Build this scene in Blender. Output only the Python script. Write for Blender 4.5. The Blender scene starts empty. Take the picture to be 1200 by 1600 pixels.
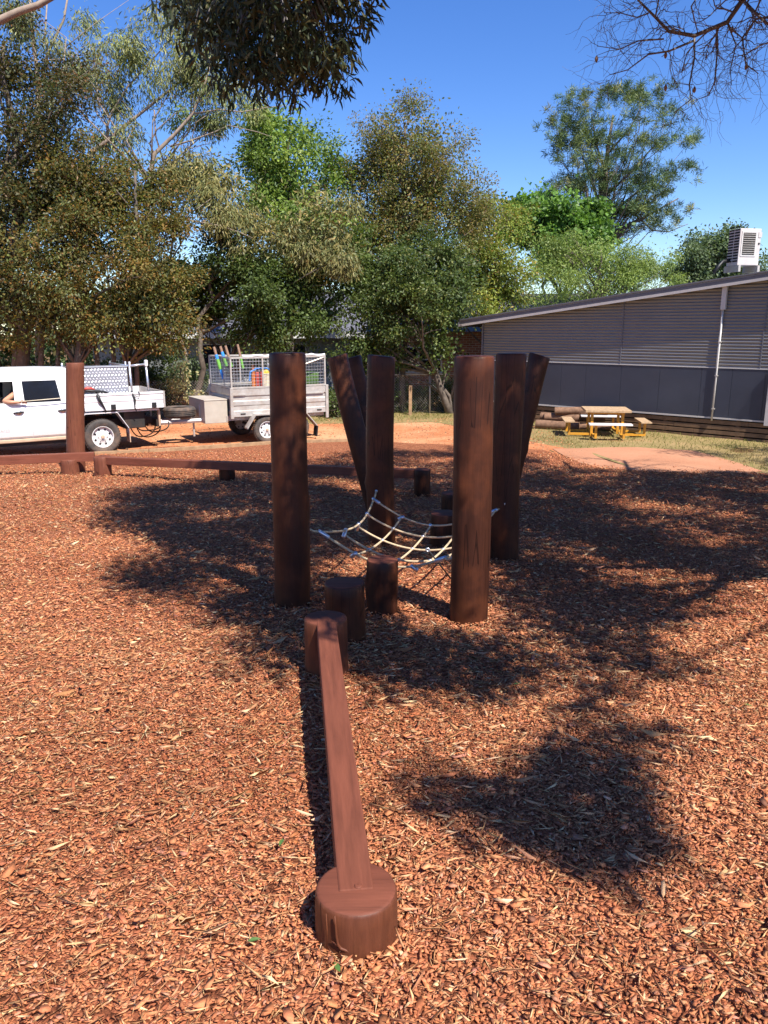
import bpy, bmesh, math, random
import numpy as np
from mathutils import Vector, Matrix

R = math.radians
rnd = random.Random(11)
rng = np.random.default_rng(11)
SC = bpy.context.scene
COL = SC.collection

# ------------------------------------------------------------------ camera, sky, sun, exposure
CAM_Z = 2.65                      # far level ground is z = 0; the mulch slope rises towards the camera
PITCH = R(13.48)
FPX = 1202.0                      # focal length in pixels of the 1200 x 1600 photograph
cam_d = bpy.data.cameras.new('camera')
cam = bpy.data.objects.new('camera', cam_d)
COL.objects.link(cam)
cam.location = (0, 0, CAM_Z)
cam.rotation_euler = (R(90) - PITCH, 0, 0)
cam_d.sensor_fit = 'VERTICAL'
cam_d.sensor_height = 36.0
cam_d.lens = FPX / 1600 * 36.0
cam_d.clip_start = 0.05
cam_d.clip_end = 600
SC.camera = cam

SUN_EL = R(54)
SUN_AZ = Vector((0.57, -0.82)).normalized()
SUN = Vector((SUN_AZ.x * math.cos(SUN_EL), SUN_AZ.y * math.cos(SUN_EL), math.sin(SUN_EL)))
world = bpy.data.worlds.new('World')
SC.world = world
world.use_nodes = True
wn = world.node_tree
bg = wn.nodes['Background']
sky = wn.nodes.new('ShaderNodeTexSky')
sky.sky_type = 'NISHITA'
sky.sun_disc = False
sky.sun_elevation = SUN_EL
sky.sun_rotation = math.atan2(SUN_AZ.x, SUN_AZ.y)
sky.altitude = 600
sky.air_density = 1.0
sky.dust_density = 0.2
sky.ozone_density = 4.2
hs_ = wn.nodes.new('ShaderNodeHueSaturation'); hs_.inputs['Saturation'].default_value = 1.25; hs_.inputs['Hue'].default_value = 0.514
wn.links.new(sky.outputs[0], hs_.inputs['Color'])
wn.links.new(hs_.outputs[0], bg.inputs[0])
bg.inputs[1].default_value = 0.110
sun_d = bpy.data.lights.new('sun', 'SUN')
sun_d.energy = 5.0
sun_d.angle = R(0.5)
sun_d.color = (1.0, 0.94, 0.86)
sun = bpy.data.objects.new('sun', sun_d)
COL.objects.link(sun)
sun.rotation_euler = SUN.to_track_quat('Z', 'Y').to_euler()
sun.location = (6, -10, 20)
SC.view_settings.view_transform = 'Standard'
SC.view_settings.look = 'None'
SC.view_settings.exposure = 0.86
SC.view_settings.gamma = 1.0
SC.view_settings.use_curve_mapping = False

# ------------------------------------------------------------------ terrain function and surveying helpers
def gz(x, y):
    """height of the ground"""
    x = np.asarray(x, float); y = np.asarray(y, float)
    a = 1.15 - 0.075 * np.maximum(y, -8)
    k = 0.10
    h = np.where(a / k > 30, a, k * np.log1p(np.exp(np.clip(a / k, -40, 40))))
    h = h + 0.012 * np.sin(x * 1.7 + 0.6 * y) * np.cos(y * 1.3 - 0.4 * x) + 0.008 * np.sin(3.1 * x - 2.3 * y)
    return h
def gzf(x, y): return float(gz(x, y))
CP, SP = math.cos(PITCH), math.sin(PITCH)
def ray(px, py):
    u = (px - 600) / FPX; v = (800 - py) / FPX
    return Vector((u, CP + v * SP, -SP + v * CP))
def at(px, py, Y):
    """the point seen at that place of the photograph at the surveyed distance Y"""
    d = ray(px, py)
    return Vector((0, 0, CAM_Z)) + d * (Y / d.y)
def G(px, py):
    """the point of the ground seen there"""
    d = ray(px, py)
    t = 0.5
    lo, hi = 0.3, 400.0
    for _ in range(60):
        m = (lo + hi) / 2
        p = d * m
        if CAM_Z + p.z > gzf(p.x, p.y): lo = m
        else: hi = m
    p = d * lo
    return Vector((p.x, p.y, gzf(p.x, p.y)))
def pxm(p):
    """pixels of the photograph per metre at a point"""
    return FPX / ((p.y) * CP + (CAM_Z - p.z) * SP)

# ------------------------------------------------------------------ object helpers
def tag(o, label=None, cat=None, group=None, kind=None):
    if label: o['label'] = label
    if cat: o['category'] = cat
    if group: o['group'] = group
    if kind: o['kind'] = kind
    return o
def thing(name, label, cat, loc=(0, 0, 0), rotz=0.0, group=None):
    o = bpy.data.objects.new(name, None)
    o.empty_display_size = 0.2
    COL.objects.link(o)
    o.location = loc
    o.rotation_euler = (0, 0, rotz)
    return tag(o, label, cat, group)
def link(name, me, parent=None, loc=None):
    o = bpy.data.objects.new(name, me)
    COL.objects.link(o)
    if parent is not None: o.parent = parent
    if loc is not None: o.location = loc
    return o
def copy_tree(o, parent=None):
    c = o.copy(); COL.objects.link(c); c.parent = parent
    for ch in list(o.children): copy_tree(ch, c)
    return c

class MB:
    """collects vertices and faces of one mesh"""
    def __init__(self): self.v = []; self.f = []
    def add(self, vs, fs):
        b = len(self.v)
        self.v.extend([tuple(p) for p in vs])
        self.f.extend([tuple(i + b for i in f) for f in fs])
        return self
    def box(self, x0, x1, y0, y1, z0, z1, bev=0.0):
        if bev <= 0:
            v = [(x0,y0,z0),(x1,y0,z0),(x1,y1,z0),(x0,y1,z0),(x0,y0,z1),(x1,y0,z1),(x1,y1,z1),(x0,y1,z1)]
            f = [(3,2,1,0),(4,5,6,7),(0,1,5,4),(1,2,6,5),(2,3,7,6),(3,0,4,7)]
            return self.add(v, f)
        bm = bmesh.new()
        bmesh.ops.create_cube(bm, size=1)
        for q in bm.verts:
            q.co = Vector(((x0+x1)/2 + q.co.x*(x1-x0), (y0+y1)/2 + q.co.y*(y1-y0), (z0+z1)/2 + q.co.z*(z1-z0)))
        bmesh.ops.bevel(bm, geom=bm.edges[:], offset=bev, segments=2, affect='EDGES', profile=0.5)
        bm.verts.index_update()
        vs = [q.co[:] for q in bm.verts]; fs = [[q.index for q in f.verts] for f in bm.faces]
        bm.free()
        return self.add(vs, fs)
    def hexa(self, bottom, top):
        """prism between two quads"""
        return self.add(list(bottom) + list(top), [(3,2,1,0),(4,5,6,7),(0,1,5,4),(1,2,6,5),(2,3,7,6),(3,0,4,7)])
    def tube(self, pts, rad, n=8, cap=True, wob=0.0):
        pts = [Vector(p) for p in pts]
        if not hasattr(rad, '__len__'): rad = [rad] * len(pts)
        b = len(self.v)
        t0 = (pts[1] - pts[0]).normalized()
        up = Vector((0, 0, 1)) if abs(t0.z) < 0.9 else Vector((1, 0, 0))
        x = t0.cross(up).normalized()
        for i, p in enumerate(pts):
            t = (pts[min(i + 1, len(pts) - 1)] - pts[max(i - 1, 0)])
            if t.length < 1e-9: t = t0
            t = t.normalized()
            x = (x - t * x.dot(t))
            if x.length < 1e-6: x = t.orthogonal()
            x = x.normalized()
            y = t.cross(x)
            for k in range(n):
                a = 2 * math.pi * k / n
                r = rad[i] * (1 + (rnd.uniform(-wob, wob) if wob else 0))
                self.v.append(tuple(p + x * (math.cos(a) * r) + y * (math.sin(a) * r)))
        for i in range(len(pts) - 1):
            for k in range(n):
                self.f.append((b + i*n + k, b + i*n + (k+1) % n, b + (i+1)*n + (k+1) % n, b + (i+1)*n + k))
        if cap:
            self.f.append(tuple(b + k for k in reversed(range(n))))
            self.f.append(tuple(b + (len(pts)-1)*n + k for k in range(n)))
        return self
    def lathe(self, prof, n=32, axis='Y', c=(0, 0, 0)):
        """profile of (r, h) turned round an axis"""
        b = len(self.v)
        for r, h in prof:
            for k in range(n):
                a = 2 * math.pi * k / n
                p = (r*math.cos(a), h, r*math.sin(a)) if axis == 'Y' else (r*math.cos(a), r*math.sin(a), h)
                self.v.append((p[0]+c[0], p[1]+c[1], p[2]+c[2]))
        m = len(prof)
        for i in range(m - 1):
            for k in range(n):
                q = (b+i*n+k, b+i*n+(k+1) % n, b+(i+1)*n+(k+1) % n, b+(i+1)*n+k)
                self.f.append(q if axis != 'Y' else q[::-1])
        return self
    def extrude(self, prof, a, b, axis='X'):
        """closed profile pushed along an axis from a to b; profile is (y,z) for X"""
        n = len(prof)
        if axis == 'X': v = [(a, p, q) for p, q in prof] + [(b, p, q) for p, q in prof]
        else: v = [(p, a, q) for p, q in prof] + [(p, b, q) for p, q in prof]
        f = [tuple(reversed(range(n))), tuple(range(n, 2*n))] + [(i, (i+1) % n, n + (i+1) % n, n + i) for i in range(n)]
        return self.add(v, f)
    def build(self, name, mat, parent=None, smooth=False, loc=None, angle=None):
        me = bpy.data.meshes.new(name)
        me.from_pydata(self.v, [], self.f)
        bm = bmesh.new(); bm.from_mesh(me)
        bmesh.ops.recalc_face_normals(bm, faces=bm.faces[:])
        bm.to_mesh(me); bm.free()
        if mat: me.materials.append(mat)
        if smooth:
            me.shade_smooth()
            if angle: me.set_sharp_from_angle(angle=R(angle))
        return link(name, me, parent, loc)

def np_mesh(name, verts, loops, sizes, mat, cols=None, parent=None, smooth=False):
    """big mesh out of numpy arrays; cols is one linear colour per vertex"""
    me = bpy.data.meshes.new(name)
    nv, nl, nf = len(verts), len(loops), len(sizes)
    me.vertices.add(nv); me.vertices.foreach_set('co', np.ascontiguousarray(verts, dtype=np.float32).ravel())
    me.loops.add(nl); me.loops.foreach_set('vertex_index', np.ascontiguousarray(loops, dtype=np.int32))
    me.polygons.add(nf)
    sizes = np.ascontiguousarray(sizes, dtype=np.int32)
    starts = np.concatenate([[0], np.cumsum(sizes)[:-1]]).astype(np.int32)
    me.polygons.foreach_set('loop_start', starts)
    me.polygons.foreach_set('loop_total', sizes)
    if smooth: me.polygons.foreach_set('use_smooth', np.ones(nf, dtype=bool))
    me.update(calc_edges=True)
    if cols is not None:
        a = me.color_attributes.new('Col', 'FLOAT_COLOR', 'POINT')
        c4 = np.ones((nv, 4), np.float32); c4[:, :3] = cols
        a.data.foreach_set('color', c4.ravel())
    me.materials.append(mat)
    return link(name, me, parent)

# ------------------------------------------------------------------ materials
def new_mat(name):
    m = bpy.data.materials.new(name); m.use_nodes = True
    nt = m.node_tree
    return m, nt, nt.nodes['Principled BSDF'], nt.nodes['Material Output']
def N(nt, t, **kw):
    n = nt.nodes.new(t)
    for k, v in kw.items(): setattr(n, k, v)
    return n
def ramp(nt, src, stops):
    r = N(nt, 'ShaderNodeValToRGB')
    el = r.color_ramp.elements
    while len(el) < len(stops): el.new(0.5)
    for e, (p, c) in zip(el, stops): e.position = p; e.color = (*c, 1)
    nt.links.new(src, r.inputs[0])
    return r.outputs[0]
def coords(nt, scale=(1, 1, 1), kind='Object'):
    tc = N(nt, 'ShaderNodeTexCoord'); mp = N(nt, 'ShaderNodeMapping')
    mp.inputs['Scale'].default_value = scale
    nt.links.new(tc.outputs[kind], mp.inputs[0])
    return mp.outputs[0]
def noise(nt, vec, scale, detail=4, rough=0.55, dist=0.0):
    n = N(nt, 'ShaderNodeTexNoise')
    n.inputs['Scale'].default_value = scale; n.inputs['Detail'].default_value = detail
    n.inputs['Roughness'].default_value = rough; n.inputs['Distortion'].default_value = dist
    if vec is not None: nt.links.new(vec, n.inputs['Vector'])
    return n.outputs['Fac']
def bump(nt, src, bsdf, strength=0.3, dist=0.01):
    b = N(nt, 'ShaderNodeBump'); b.inputs['Strength'].default_value = strength; b.inputs['Distance'].default_value = dist
    nt.links.new(src, b.inputs['Height']); nt.links.new(b.outputs[0], bsdf.inputs['Normal'])
def mix(nt, fac, a, b, mode='MIX'):
    m = N(nt, 'ShaderNodeMix', data_type='RGBA', blend_type=mode)
    if hasattr(fac, 'links') or not isinstance(fac, (int, float)): nt.links.new(fac, m.inputs[0])
    else: m.inputs[0].default_value = fac
    for s, i in ((a, 6), (b, 7)):
        if isinstance(s, tuple): m.inputs[i].default_value = (*s, 1)
        else: nt.links.new(s, m.inputs[i])
    return m.outputs[2]
def plain(name, col, rough=0.5, metal=0.0, spec=0.5, var=0.12, scale=6.0, dirt=None, dirt_amt=0.35, bump_s=0.0):
    """paint or plastic with uneven colour, and dust where asked for"""
    m, nt, b, _ = new_mat(name)
    co = coords(nt)
    n1 = noise(nt, co, scale, 5, 0.6)
    lo = tuple(c * (1 - var) for c in col); hi = tuple(min(1, c * (1 + var)) for c in col)
    c = ramp(nt, n1, [(0.3, lo), (0.7, hi)])
    if dirt:
        n2 = noise(nt, co, scale * 0.45, 6, 0.65)
        f = ramp(nt, n2, [(0.45, (0, 0, 0)), (0.75, (dirt_amt,) * 3)])
        c = mix(nt, f, c, dirt)
    nt.links.new(c, b.inputs['Base Color'])
    b.inputs['Roughness'].default_value = rough; b.inputs['Metallic'].default_value = metal
    b.inputs['Specular IOR Level'].default_value = spec
    if bump_s: bump(nt, noise(nt, co, scale * 6, 4), b, bump_s, 0.004)
    return m
def stained_wood(name, base, hot, rough=0.42, axis='Z', bs=0.35, cracks=True):
    """dark decking-oil on round timber: streaks along the grain, orange patches that can carry painted sun dapple, fine checks"""
    m, nt, b, _ = new_mat(name)
    sc = {'Z': (16, 16, 1.1), 'X': (1.1, 16, 16), 'Y': (16, 1.1, 16)}[axis]
    oi = N(nt, 'ShaderNodeObjectInfo')
    tc = N(nt, 'ShaderNodeTexCoord')
    ad = N(nt, 'ShaderNodeVectorMath', operation='ADD')
    cmb = N(nt, 'ShaderNodeCombineXYZ')
    mu = N(nt, 'ShaderNodeMath', operation='MULTIPLY'); mu.inputs[1].default_value = 17.0
    nt.links.new(oi.outputs['Random'], mu.inputs[0])
    for i in range(3): nt.links.new(mu.outputs[0], cmb.inputs[i])
    nt.links.new(tc.outputs['Object'], ad.inputs[0]); nt.links.new(cmb.outputs[0], ad.inputs[1])
    mp = N(nt, 'ShaderNodeMapping'); mp.inputs['Scale'].default_value = sc
    nt.links.new(ad.outputs[0], mp.inputs[0])
    streak = noise(nt, mp.outputs[0], 2.2, 8, 0.62, 0.4)
    patch = noise(nt, ad.outputs[0], 3.2, 4, 0.6)
    c1 = ramp(nt, streak, [(0.28, tuple(c * 0.68 for c in base)), (0.5, base), (0.74, tuple(c * 1.3 for c in base))])
    f = ramp(nt, patch, [(0.44, (0, 0, 0)), (0.74, (0.55,) * 3)])
    c2 = mix(nt, f, c1, hot)
    fine = noise(nt, mp.outputs[0], 9, 5, 0.7)
    c3 = mix(nt, 0.25, c2, ramp(nt, fine, [(0.3, (0.25, 0.25, 0.25)), (0.7, (1, 1, 1))]), 'MULTIPLY')
    vo = N(nt, 'ShaderNodeTexVoronoi', feature='DISTANCE_TO_EDGE'); vo.inputs['Scale'].default_value = 1.15
    nt.links.new(mp.outputs[0], vo.inputs['Vector'])
    ck = ramp(nt, vo.outputs['Distance'], [(0.0, (0.22, 0.2, 0.2)), (0.035, (1, 1, 1))])
    ckm = N(nt, 'ShaderNodeMath', operation='GREATER_THAN'); ckm.inputs[1].default_value = 0.56 if cracks else 2.0
    nt.links.new(noise(nt, ad.outputs[0], 2.3, 3, 0.5), ckm.inputs[0])
    ckc = mix(nt, ckm.outputs[0], (1.0, 1.0, 1.0), ck)
    c3 = mix(nt, 1.0, c3, ckc, 'MULTIPLY')
    nt.links.new(c3, b.inputs['Base Color'])
    r = N(nt, 'ShaderNodeMapRange'); r.inputs['To Min'].default_value = rough - 0.12; r.inputs['To Max'].default_value = rough + 0.22
    nt.links.new(patch, r.inputs[0]); nt.links.new(r.outputs[0], b.inputs['Roughness'])
    b.inputs['Specular IOR Level'].default_value = 0.22
    bump(nt, streak, b, bs, 0.008)
    return m
def leaf_mat(name, rough=0.45, trans=0.34, spec=0.4):
    m, nt, b, out = new_mat(name)
    a = N(nt, 'ShaderNodeVertexColor', layer_name='Col')
    nt.links.new(a.outputs[0], b.inputs['Base Color'])
    b.inputs['Roughness'].default_value = rough; b.inputs['Specular IOR Level'].default_value = spec
    t = N(nt, 'ShaderNodeBsdfTranslucent')
    c = mix(nt, 1.0, a.outputs[0], (1.25, 1.3, 0.7), 'MULTIPLY')
    nt.links.new(c, t.inputs[0])
    ms = N(nt, 'ShaderNodeMixShader'); ms.inputs[0].default_value = trans
    nt.links.new(b.outputs[0], ms.inputs[1]); nt.links.new(t.outputs[0], ms.inputs[2])
    nt.links.new(ms.outputs[0], out.inputs[0])
    return m
def attr_mat(name, rough=0.8, spec=0.2, grain=0.0):
    m, nt, b, _ = new_mat(name)
    a = N(nt, 'ShaderNodeVertexColor', layer_name='Col')
    c = a.outputs[0]
    if grain:
        co = coords(nt, (1, 1, 1))
        n = noise(nt, co, 220, 3, 0.6)
        c = mix(nt, grain, c, ramp(nt, n, [(0.3, (0.45, 0.42, 0.4)), (0.7, (1.25, 1.25, 1.25))]), 'MULTIPLY')
        bump(nt, n, b, 0.3, 0.002)
    nt.links.new(c, b.inputs['Base Color'])
    b.inputs['Roughness'].default_value = rough; b.inputs['Specular IOR Level'].default_value = spec
    return m
def ground_mat(name, stops, sc=1.0, fine=40, bs=0.5, rough=0.95, second=None):
    m, nt, b, _ = new_mat(name)
    co = coords(nt, (1, 1, 1))
    n1 = noise(nt, co, sc, 6, 0.65)
    n2 = noise(nt, co, fine, 5, 0.7)
    ad = N(nt, 'ShaderNodeMath', operation='MULTIPLY_ADD'); ad.inputs[1].default_value = 0.5
    nt.links.new(n2, ad.inputs[0])
    hf = N(nt, 'ShaderNodeMath', operation='MULTIPLY'); hf.inputs[1].default_value = 0.5
    nt.links.new(n1, hf.inputs[0]); nt.links.new(hf.outputs[0], ad.inputs[2])
    c = ramp(nt, ad.outputs[0], stops)
    if second:
        n3 = noise(nt, co, second[1], 5, 0.6)
        c = mix(nt, ramp(nt, n3, [(second[2], (0, 0, 0)), (second[3], (0.8,) * 3)]), c, second[0])
    nt.links.new(c, b.inputs['Base Color'])
    b.inputs['Roughness'].default_value = rough; b.inputs['Specular IOR Level'].default_value = 0.15
    bump(nt, n2, b, bs, 0.03)
    return m

M = {}
M['post'] = stained_wood('stained_log', (0.050, 0.0165, 0.009), (0.185, 0.052, 0.016), 0.42)  # orange patches strengthened to stand in for sun dapple
M['beam'] = stained_wood('stained_beam', (0.165, 0.052, 0.029), (0.18, 0.057, 0.032), 0.62, 'Y', 0.12, False)
M['beamx'] = stained_wood('stained_beam_long', (0.20, 0.064, 0.038), (0.24, 0.08, 0.046), 0.5, 'Y', 0.2, False)
M['cap'] = stained_wood('stained_end_grain', (0.16, 0.050, 0.028), (0.172, 0.055, 0.031), 0.62, 'X', 0.12, False)
M['sunlog'] = stained_wood('sunny_log', (0.18, 0.062, 0.036), (0.23, 0.085, 0.04), 0.45)  # lighter copy of the log stain, sunlight put into its colour
M['nearlog_lit'] = stained_wood('near_log_lit', (0.115, 0.038, 0.020), (0.23, 0.075, 0.026), 0.42)  # log stain lightened to mimic the sunlit front of the near stumps
M['rope'] = plain('rope', (0.54, 0.41, 0.25), 0.85, var=0.25, scale=60, bump_s=0.5)
M['alloy'] = plain('alloy', (0.62, 0.63, 0.66), 0.32, 0.75, var=0.1)
M['white'] = plain('white_paint', (0.78, 0.78, 0.77), 0.22, var=0.02, dirt=(0.55, 0.42, 0.32), dirt_amt=0.10, scale=2)
M['whitetray'] = plain('white_tray_paint', (0.72, 0.71, 0.72), 0.35, var=0.05, dirt=(0.5, 0.36, 0.27), dirt_amt=0.2, scale=4)
M['galv'] = plain('galvanised', (0.50, 0.47, 0.43), 0.5, 0.35, var=0.15, scale=9, dirt=(0.33, 0.2, 0.12), dirt_amt=0.5)
M['greybox'] = plain('grey_box_paint', (0.45, 0.40, 0.33), 0.55, var=0.08, scale=5, dirt=(0.36, 0.22, 0.13), dirt_amt=0.4)
M['checker'] = plain('checker_plate', (0.40, 0.41, 0.46), 0.4, 0.45, var=0.2, scale=3)
M['tread'] = plain('checker_tread', (0.80, 0.80, 0.82), 0.3, 0.2, var=0.08, scale=3)
M['black'] = plain('black_plastic', (0.016, 0.016, 0.017), 0.5, var=0.2)
M['chassis'] = plain('chassis_black', (0.02, 0.018, 0.016), 0.7, var=0.3, dirt=(0.16, 0.07, 0.035), dirt_amt=0.4)
M['tyre'] = plain('tyre_rubber', (0.06, 0.052, 0.047), 0.85, var=0.25, scale=9, dirt=(0.26, 0.16, 0.10), dirt_amt=0.7)
M['rim'] = plain('white_rim', (0.72, 0.71, 0.70), 0.35, var=0.05, dirt=(0.35, 0.2, 0.12), dirt_amt=0.35)
M['glass'] = plain('tinted_glass', (0.012, 0.014, 0.02), 0.06, var=0.1, spec=0.7)
M['sill_dust'] = plain('dusty_sill', (0.52, 0.36, 0.24), 0.7, var=0.15)
M['skin'] = plain('skin', (0.50, 0.25, 0.15), 0.5, var=0.08, scale=14)
M['shirt'] = plain('dark_shirt', (0.03, 0.035, 0.05), 0.9, var=0.2)
M['hair'] = plain('hair', (0.03, 0.018, 0.01), 0.7, var=0.3)
M['red'] = plain('red_plastic', (0.42, 0.06, 0.045), 0.45)
M['orange'] = plain('orange_plastic', (0.75, 0.22, 0.05), 0.45)
M['yellow'] = plain('yellow_plastic', (0.75, 0.45, 0.05), 0.45)
M['blue'] = plain('blue_paint', (0.04, 0.26, 0.72), 0.5)
M['green'] = plain('lime_paint', (0.16, 0.42, 0.07), 0.5)
M['leafgreen'] = plain('fallen_green', (0.07, 0.14, 0.03), 0.5)
M['cream'] = plain('cream_plastic', (0.72, 0.62, 0.45), 0.5)
M['stick'] = plain('bare_stick', (0.28, 0.17, 0.11), 0.8, var=0.3, scale=20)
M['table_yellow'] = plain('yellow_steel', (0.62, 0.29, 0.025), 0.42, var=0.12, dirt=(0.25, 0.13, 0.05), dirt_amt=0.4)
M['grey_timber'] = plain('weathered_timber', (0.40, 0.27, 0.155), 0.8, var=0.35, scale=14)
M['bench_alu'] = plain('bench_slat', (0.72, 0.68, 0.68), 0.4, var=0.06)
M['clad'] = plain('corrugated_grey', (0.20, 0.195, 0.195), 0.34, 0.2, var=0.05, spec=0.5, scale=1.5)
M['navy'] = plain('navy_panel', (0.035, 0.041, 0.062), 0.45, var=0.12, scale=1.2, dirt=(0.08, 0.085, 0.11), dirt_amt=0.35)
M['fascia'] = plain('dark_fascia', (0.13, 0.13, 0.15), 0.5, var=0.06)
M['roofing'] = plain('grey_roofing', (0.20, 0.20, 0.22), 0.4, var=0.1)
M['trim'] = plain('pale_trim', (0.52, 0.49, 0.47), 0.45, var=0.06)
M['pipe'] = plain('pvc_pipe', (0.56, 0.54, 0.52), 0.4, var=0.06)
M['slat'] = plain('skirting_slat', (0.17, 0.10, 0.055), 0.75, var=0.35, scale=5)
M['darkvoid'] = plain('crawlspace_dark', (0.015, 0.012, 0.01), 0.9)  # near-black for hollows, their shade put into the colour; eyes share it
M['ac'] = plain('white_metal', (0.54, 0.50, 0.48), 0.4, var=0.06, scale=4)
M['bark'] = plain('tree_bark', (0.12, 0.095, 0.075), 0.9, var=0.4, scale=8, bump_s=0.6)
M['palebark'] = plain('pale_bark', (0.29, 0.22, 0.165), 0.75, var=0.3, scale=7, bump_s=0.4)
M['greybark'] = plain('grey_twig_bark', (0.21, 0.19, 0.185), 0.8, var=0.3, scale=9)
M['log'] = plain('rough_log', (0.19, 0.105, 0.062), 0.9, var=0.45, scale=9, bump_s=0.5)
M['edge'] = plain('treated_pine', (0.34, 0.21, 0.11), 0.8, var=0.25, scale=8)
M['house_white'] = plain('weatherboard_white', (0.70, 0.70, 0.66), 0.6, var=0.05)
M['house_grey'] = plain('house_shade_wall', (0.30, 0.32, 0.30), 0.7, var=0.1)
M['leaf'] = leaf_mat('leaf', 0.48, 0.36, 0.34)
M['gumleaf'] = leaf_mat('gum_leaf', 0.5, 0.12, 0.3)
M['needle'] = leaf_mat('needle', 0.5, 0.18, 0.35)
M['grassblade'] = leaf_mat('grass_blade', 0.7, 0.25, 0.15)
M['chip'] = attr_mat('bark_chip', 0.85, 0.15, 0.45)
M['fallen'] = leaf_mat('fallen_leaf', 0.5, 0.15, 0.4)
m, nt, b, _ = new_mat('mulch_bed')
co = coords(nt); wob_ = N(nt, 'ShaderNodeTexNoise'); wob_.inputs['Scale'].default_value = 25; nt.links.new(co, wob_.inputs['Vector'])
mx_ = N(nt, 'ShaderNodeVectorMath', operation='MULTIPLY_ADD'); mx_.inputs[1].default_value = (.03, .03, .03)
nt.links.new(wob_.outputs['Color'], mx_.inputs[0]); nt.links.new(co, mx_.inputs[2])
vo = N(nt, 'ShaderNodeTexVoronoi'); vo.inputs['Scale'].default_value = 70; nt.links.new(mx_.outputs[0], vo.inputs['Vector'])
sp_ = N(nt, 'ShaderNodeSeparateColor'); nt.links.new(vo.outputs['Color'], sp_.inputs[0])
c = ramp(nt, sp_.outputs[0], [(0.0, (0.10, 0.035, 0.018)), (0.35, (0.30, 0.10, 0.048)), (0.7, (0.44, 0.155, 0.075)), (1.0, (0.58, 0.28, 0.14))])
vd = N(nt, 'ShaderNodeTexVoronoi', feature='DISTANCE_TO_EDGE'); vd.inputs['Scale'].default_value = 70; nt.links.new(mx_.outputs[0], vd.inputs['Vector'])
nt.links.new(c, b.inputs['Base Color']); b.inputs['Roughness'].default_value = .95; b.inputs['Specular IOR Level'].default_value = .1
ad_ = N(nt, 'ShaderNodeMath', operation='MULTIPLY_ADD'); ad_.inputs[1].default_value = 1.5
nt.links.new(vd.outputs['Distance'], ad_.inputs[0]); nt.links.new(sp_.outputs[1], ad_.inputs[2])
bump(nt, ad_.outputs[0], b, 1.0, 0.012)
M['mulch'] = m
M['dirt'] = ground_mat('red_dirt', [(0.3, (0.30, 0.10, 0.042)), (0.5, (0.46, 0.18, 0.078)), (0.7, (0.62, 0.32, 0.16))], 0.9, 11, 0.9, second=((0.58, 0.33, 0.18), 0.35, 0.5, 0.66))
M['sand'] = ground_mat('orange_sand', [(0.3, (0.34, 0.155, 0.085)), (0.5, (0.44, 0.21, 0.12)), (0.75, (0.52, 0.27, 0.16))], 0.9, 22, 0.3)
M['lawn'] = ground_mat('dry_lawn', [(0.3, (0.10, 0.10, 0.03)), (0.5, (0.25, 0.19, 0.08)), (0.7, (0.42, 0.27, 0.14))], 0.8, 18, 0.5, second=((0.38, 0.15, 0.07), 0.5, 0.58, 0.7))
M['outer'] = ground_mat('outer_ground', [(0.3, (0.10, 0.055, 0.025)), (0.55, (0.18, 0.11, 0.045)), (0.75, (0.26, 0.16, 0.07))], 0.4, 9, 0.4)
m, nt, b, _ = new_mat('brick_wall')
tc = N(nt, 'ShaderNodeTexCoord'); mp = N(nt, 'ShaderNodeMapping'); mp.inputs['Rotation'].default_value = (R(90), 0, 0)
nt.links.new(tc.outputs['Object'], mp.inputs[0])
br = N(nt, 'ShaderNodeTexBrick'); nt.links.new(mp.outputs[0], br.inputs['Vector'])
br.inputs['Color1'].default_value = (0.36, 0.15, 0.09, 1); br.inputs['Color2'].default_value = (0.24, 0.10, 0.07, 1)
br.inputs['Mortar'].default_value = (0.42, 0.36, 0.31, 1); br.inputs['Scale'].default_value = 1.0
br.inputs['Brick Width'].default_value = 0.24; br.inputs['Row Height'].default_value = 0.086; br.inputs['Mortar Size'].default_value = 0.012
nt.links.new(br.outputs['Color'], b.inputs['Base Color']); b.inputs['Roughness'].default_value = 0.9
bump(nt, br.outputs['Fac'], b, -0.4, 0.01)
M['brick'] = m

# ================================================================== GROUND
def sheet(name, xs, ys_of_x, nrow, off, mat, kind='structure'):
    """a sheet that follows the terrain between two edges y0(x) and y1(x)"""
    xs = np.asarray(xs, float)
    V = []
    for x in xs:
        y0, y1 = ys_of_x(x)
        t = np.linspace(0, 1, nrow)
        yy = y0 + (y1 - y0) * t
        V.append(np.stack([np.full(nrow, x), yy, gz(x, yy) + off], 1))
    V = np.concatenate(V)
    i, j = np.meshgrid(np.arange(len(xs) - 1), np.arange(nrow - 1), indexing='ij')
    a = (i * nrow + j).ravel()
    q = np.stack([a, a + nrow, a + nrow + 1, a + 1], 1)
    o = np_mesh(name, V, q.ravel(), np.full(len(q), 4), mat, smooth=True)
    return tag(o, kind=kind)
gx = np.concatenate([np.linspace(-300, -40, 14), np.linspace(-38, 38, 77), np.linspace(40, 300, 14)])
sheet('ground', gx, lambda x: (-60, 300), 181, -0.03, M['outer'])
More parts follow.
